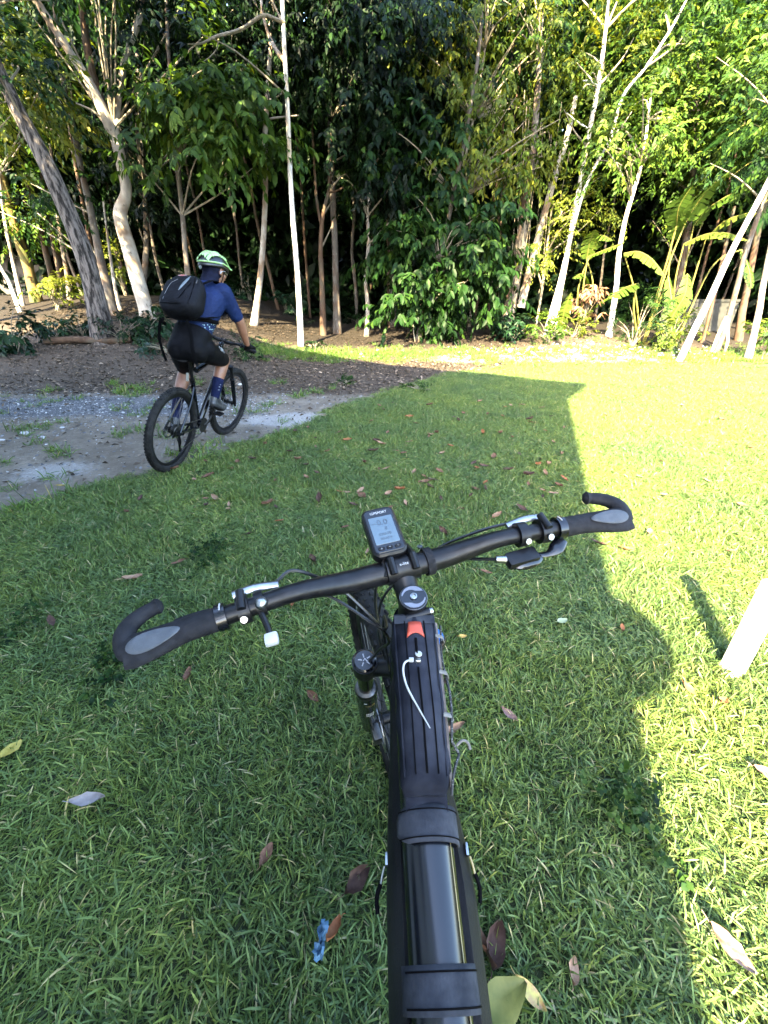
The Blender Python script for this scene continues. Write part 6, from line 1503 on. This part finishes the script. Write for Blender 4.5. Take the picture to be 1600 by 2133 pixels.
for s in (-1, 1):
    mb = MB(); shin(mb, s, .005, .52, 1.0); rcone(mb, J['ankR'] if s > 0 else J['ankL'], .040, FT_[s][0] + V3((0, .02, .02)), .032); sk = fuse('sock', mb, .005, M_sock, rider, 3)
    mb = MB(); foot(mb, s, .003); sh_ = fuse('shoe', mb, .006, M_shoe, rider, 2)
    he, ba, to = FT_[s]; dn = V3((0, 0, -.026))
    MB().tube([he + dn + V3((0, -.012, 0)), ba + dn * 1.15, to + dn * .8], [.024, .034, .022], 12, flat=(1, .35), up=(0, .2, 1)).build('sole', M['rubber'], sh_)
    mid_ = (J['ankR'] if s > 0 else J['ankL']).lerp(ba, .62) + V3((.030, 0, .018))
    MB().ball(mid_, (.010, .012, .012), 10).build('dial', M['silver'], sh_)
    mb = MB(); hand(mb, s, .0005, (GR if s > 0 else GL) + V3((0, -.035, .045))); fuse('glove', mb, .004, M_glove, rider, 2)
# balaclava and neck warmer
mb = MB(); mb.ball((0, -.028, .012), (.0835, .094, .106), 18, TH_); rcone(mb, hp(0, -.030, -.03), .068, V3((.368, .540, 1.470)), .078)
rcone(mb, V3((.33, .52, 1.462)), .060, V3((.415, .52, 1.455)), .060)
fuse('neck_warmer', mb, .007, pmat('navy_neck_warmer', (.003, .0036, .008), (.007, .008, .018), 20, .8, spec=.05, bmp=.4, bdist=.006, bscale=30), rider, 4)
# sunglasses
sg = empty('sunglasses', parent=rider)
MB(TH_).tube(spline([(-.072, .045, .010), (-.05, .092, .008), (0, .106, .008), (.05, .092, .008), (.072, .045, .010)], 5), .017, 8, flat=(.15, 1.0), up=(0, 0, 1)).build('lens', pmat('dark_lens', (.01, .01, .012), rough=.05), sg)
for s in (-1, 1): MB(TH_).tube(spline([(s * .072, .047, .014), (s * .085, .02, .006), (s * .088, -.012, -.010), (s * .087, -.02, -.028)], 4), .0075, 8, flat=(.4, 1), up=(1, 0, 0)).build('temple', M['white'], sg)
# helmet: black shell, green ribs with open vents between them
hl = empty('helmet', parent=rider)
M_green = pmat('mint_green_helmet', (.16, .29, .08), (.23, .35, .13), 9, .3, spec=.6)
hv, hf = [], []; nu, nv = 36, 12
TH2 = TH_ @ Matrix.Translation((0, -.012, .034)) @ Matrix.Rotation(.10, 4, 'X')
def dome(u, v, g_=0.0):
    """u round (0 = front), v 0 rim .. 1 top"""
    a = 2 * math.pi * u; e = v * math.pi / 2; y_ = math.cos(a); x_ = math.sin(a)
    rim = -.022 - .018 * (-y_ if y_ < 0 else 0) + .010 * (1 - abs(y_))
    ry = (.138 if y_ > 0 else .150)
    return V3(((.101 + g_) * x_ * math.cos(e), (ry + g_) * y_ * math.cos(e), rim * (1 - v) + (.098 + g_) * math.sin(e)))
for i in range(nu):
    for j in range(nv + 1): hv.append(dome(i / nu, j / nv))
for i in range(nu):
    for j in range(nv): hf.append((i * (nv + 1) + j, ((i + 1) % nu) * (nv + 1) + j, ((i + 1) % nu) * (nv + 1) + j + 1, i * (nv + 1) + j + 1))
sh_ = MB(TH2).add(hv, hf).build('shell', pmat('helmet_black', (.002, .002, .0025), rough=.4), hl); sh_.modifiers.new('thick', 'SOLIDIFY').thickness = .012
def rib(x0, x1, w_, y0=-.96, y1=.97, zmin=.0):
    vs, fs = [], []; n_ = 18
    for i in range(n_ + 1):
        y_ = y0 + (y1 - y0) * i / n_
        for j in (-1, -.5, .5, 1):
            xx = (x0 + (x1 - x0) * i / n_) + j * w_
            xn = xx / .105; ry = .142 if y_ > 0 else .154; q = 1 - xn * xn - y_ * y_
            zz = .104 * math.sqrt(max(q, 0)) if q > 0 else -.004
            vs.append((xx, y_ * ry, max(zz, zmin) + (.004 if abs(j) < 1 else -.006)))
    for i in range(n_):
        for j in range(3): fs.append((i * 4 + j, i * 4 + j + 1, i * 4 + j + 5, i * 4 + j + 4))
    return vs, fs
for x_, w_ in ((-.068, .010), (-.036, .010), (0, .011), (.036, .010), (.068, .010)):
    vs, fs = rib(x_ * .8, x_, w_, -.9, .93, .012); MB(TH2).add(vs, fs).build('rib', M_green, hl, ang=60)
for y_ in (-.55, -.05, .42):
    pts_ = [V3((x_, y_ * .15, .107 * math.sqrt(max(0, 1 - (x_ / .105) ** 2 - y_ * y_)) + .001)) for x_ in np.linspace(-.075, .075, 11)]
    MB(TH2).tube(pts_, .0075, 8, flat=(1, .8)).build('bridge', M_green, hl)
MB(TH2).tube([dome(u, .18, .004) for u in np.linspace(.16, .84, 30)], .0085, 8, flat=(1, .9)).build('rear_band', M_green, hl)
MB(TH2).lathe([(0, 0), (.014, 0), (.014, .004), (.009, .006), (0, .006)], 18, Matrix.Translation((.006, -.150, -.052)) @ Matrix.Rotation(R(98), 4, 'X')).build('fit_dial', M['silver'], hl)
lt = text_mesh('04', .026, TH2 @ Matrix.Translation((.108, -.03, .012)) @ Matrix.Rotation(R(90), 4, 'Z') @ Matrix.Rotation(R(82), 4, 'X'), .0008); link('lettering', lt, M['white'], hl)
for s in (-1, 1): MB(TH_).tube(spline([(s * .088, .02, .015), (s * .080, .018, -.05), (s * .045, .03, -.105), (0, .035, -.118)], 5), .005, 6, flat=(.35, 1)).build('chin_strap', M['seam'], hl)
# print on the shorts, wrapped round the right thigh
h_, k_ = J['hipR'], J['kneeR']; axd = (k_ - h_).normalized()
ref = (V3((.92, 0, .40)) - axd * V3((.92, 0, .40)).dot(axd)).normalized(); tan_ = axd.cross(ref)
me = text_mesh('CRT', .062, Matrix.Identity(4), .0)
for v in me.vertices:
    s_, w_ = v.co.x, v.co.y; t = .40 + s_ / (k_ - h_).length; rad = (.100 + (.089 - .100) * t * 2 if t < .5 else .089 + (.063 - .089) * (t - .5) * 2) + .010
    an = -w_ / rad; v.co = h_ + axd * (t * (k_ - h_).length) + (ref * math.cos(an) + tan_ * math.sin(an)) * rad
link('shorts_lettering', me, M['white'], rider)
# sock marks
for q, (t, an) in enumerate([(.66, .2), (.72, -.5), (.80, .5)]):
    c_ = J['kneeR'].lerp(J['ankR'], t) + V3((.03 + .012 * math.cos(an), -.040, 0)); MB().box(c_, (.016, .004, .006)).build('sock_mark', pmat('sock_print', (.2, .22, .28)) if q == 0 else bpy.data.materials['sock_print'], rider)

# ---------------------------------------------------------------- backpack carried by the rider
PB = V3((.325, .215, 1.40)); PU = V3((.03, .66, .75)).normalized(); PN = V3((.0, -.75, .66)); PN = (PN - PU * PN.dot(PU)).normalized(); PX = PU.cross(PN) * 1.0
if PX.x < 0: PX = -PX
TPm = mtx(PB, PX, PX.cross(PN) * -1 if False else None, PN) if False else Matrix(((PX.x, PU.x, PN.x, PB.x), (PX.y, PU.y, PN.y, PB.y), (PX.z, PU.z, PN.z, PB.z), (0, 0, 0, 1)))
pk = thing('backpack', 'black cycling backpack with grey reflective stripe worn by the rider', 'backpack', MH @ PB, (0, 0, RPSI))
TPl = Matrix.Translation(-PB) @ TPm
def sup(a, e): return math.copysign(abs(a) ** e, a)
vs, fs = [], []; nu, nv = 28, 16
for j in range(nv + 1):
    ph = -math.pi / 2 + math.pi * j / nv
    for i in range(nu):
        th = 2 * math.pi * i / nu; cx, cz = sup(math.cos(ph), .55) * sup(math.cos(th), .55), sup(math.cos(ph), .55) * sup(math.sin(th), .6); cy = sup(math.sin(ph), .62)
        wx = .166 * (1 - .14 * max(cy, 0) ** 2 + .03 * (-cy)); wz = .085 * (1 - .25 * cy)
        vs.append((cx * wx, cy * .178, cz * wz + .004 * math.sin(9 * cy + 3 * cx)))
for j in range(nv):
    for i in range(nu): fs.append((j * nu + i, j * nu + (i + 1) % nu, (j + 1) * nu + (i + 1) % nu, (j + 1) * nu + i))
M_pack = pmat('black_pack_nylon', (.0022, .0022, .003), (.0055, .0057, .0075), 14, .65, spec=.08, bmp=.6, bdist=.01, bscale=22)
MB(TPl).add(vs, fs).build('body', M_pack, pk, ang=80)
def on_pack(x, y): return V3((x, y, .085 * (1 - .25 * y / .185) * (1 - (abs(x) / .158) ** 3.6) ** .3 * (1 - min(1, abs(y) / .186) ** 3.2) ** .3 + .002))
MB(TPl).tube([on_pack(x, y) for x, y in [(.062, .140), (.050, .10), (.036, .06), (.022, .02), (.012, -.015)]], [.003, .012, .013, .010, .003], 8, flat=(1, .2), up=(0, 0, 1)).build('reflective_stripe', pmat('reflective_grey', (.07, .085, .09), rough=.5), pk)
MB(TPl).tube(spline([on_pack(x, y) for x, y in [(-.030, .10), (-.075, .055), (-.092, -.03), (-.098, -.10)]], 4), .0022, 5).build('piping', pmat('piping_grey', (.06, .06, .063), rough=.6), pk)
for sgn, pth in ((1, [(.10, .13), (.115, .05), (.118, -.04), (.11, -.13)]), (0, [(-.12, -.125), (0, -.135), (.12, -.125)]), (2, [(.03, -.10), (.06, -.02), (.09, .07)])):
    MB(TPl).tube(spline([on_pack(x, y) for x, y in pth], 4), .003, 5).build('seam', M['seam'], pk)
lg = MB(TPl); lg.add([on_pack(x, y) + V3((0, 0, .002)) for x, y in [(-.055, .150), (-.03, .163), (.012, .160), (.030, .148), (.0, .138), (-.035, .139)]], [(0, 1, 2, 3, 4, 5)]).build('logo_patch', pmat('logo_pale_red', (.20, .11, .10), rough=.6), pk)
lg = MB(TPl); lg.add([on_pack(x, y) + V3((0, 0, .004)) for x, y in [(-.035, .148), (-.01, .155), (.012, .150), (-.012, .144)]], [(0, 1, 2, 3)]).build('logo_mark', pmat('logo_red', (.45, .05, .04), rough=.6), pk)
MB(TPl).box((.125, .09, .06), (.008, .035, .010), bev=.002).build('buckle', M['steel'], pk)
# straps: over both shoulders and round the sides, loose ends hanging behind the hips
def pw(v): return V3(v) - PB
for s, S_, off in ((1, J['shR'], .0), (-1, J['shL'], .0)):
    sx = -.055 * s
    P_ = [PB + PX * (s * .09) + PU * .17 - PN * .05, S_ + V3((sx, -.04, .088)), S_ + V3((sx, .05, .060)), S_ + V3((sx * .9, .085, -.03)), S_ + V3((sx * .4, .03, -.16)), PB + PX * (s * .150) - PU * .14 - PN * .07]
    MB().tube([p_ - PB for p_ in spline(P_, 6)], .024, 8, flat=(1.0, .22), up=(0, -.3, 1)).build('shoulder_strap', M['seam'], pk)
P_ = [(.455, .235, 1.235), (.490, .30, 1.215), (.500, .37, 1.205)]
MB().tube([pw(p_) for p_ in spline([(.40, .14, 1.245)] + P_, 5)], .016, 8, flat=(.25, 1), up=(0, 0, 1)).build('waist_strap', M['seam'], pk)
hang_ = MB().tube([pw(p_) for p_ in spline([(.385, .085, 1.24), (.405, .070, 1.14), (.410, .038, 1.02), (.412, .050, .93), (.414, .062, .90)], 5)], .013, 8, flat=(1, .2), up=(.3, -1, 0)).build('hanging_strap', M['seam'], pk)
MB().box(pw((.414, .056, .905)), (.022, .008, .022), bev=.003).build('strap_buckle', M['black'], pk)
MB().tube([pw(p_) for p_ in spline([(.16, .10, 1.25), (.085, .14, 1.12), (.07, .16, 1.0), (.075, .17, .92)], 5)], .011, 8, flat=(1, .2), up=(.3, -1, 0)).build('hanging_strap', M['seam'], pk)
MB().tube([pw(p_) for p_ in spline([(.18, .11, 1.25), (.10, .19, 1.22), (.085, .27, 1.20)], 5)], .014, 8, flat=(.25, 1), up=(0, 0, 1)).build('waist_strap', M['seam'], pk)
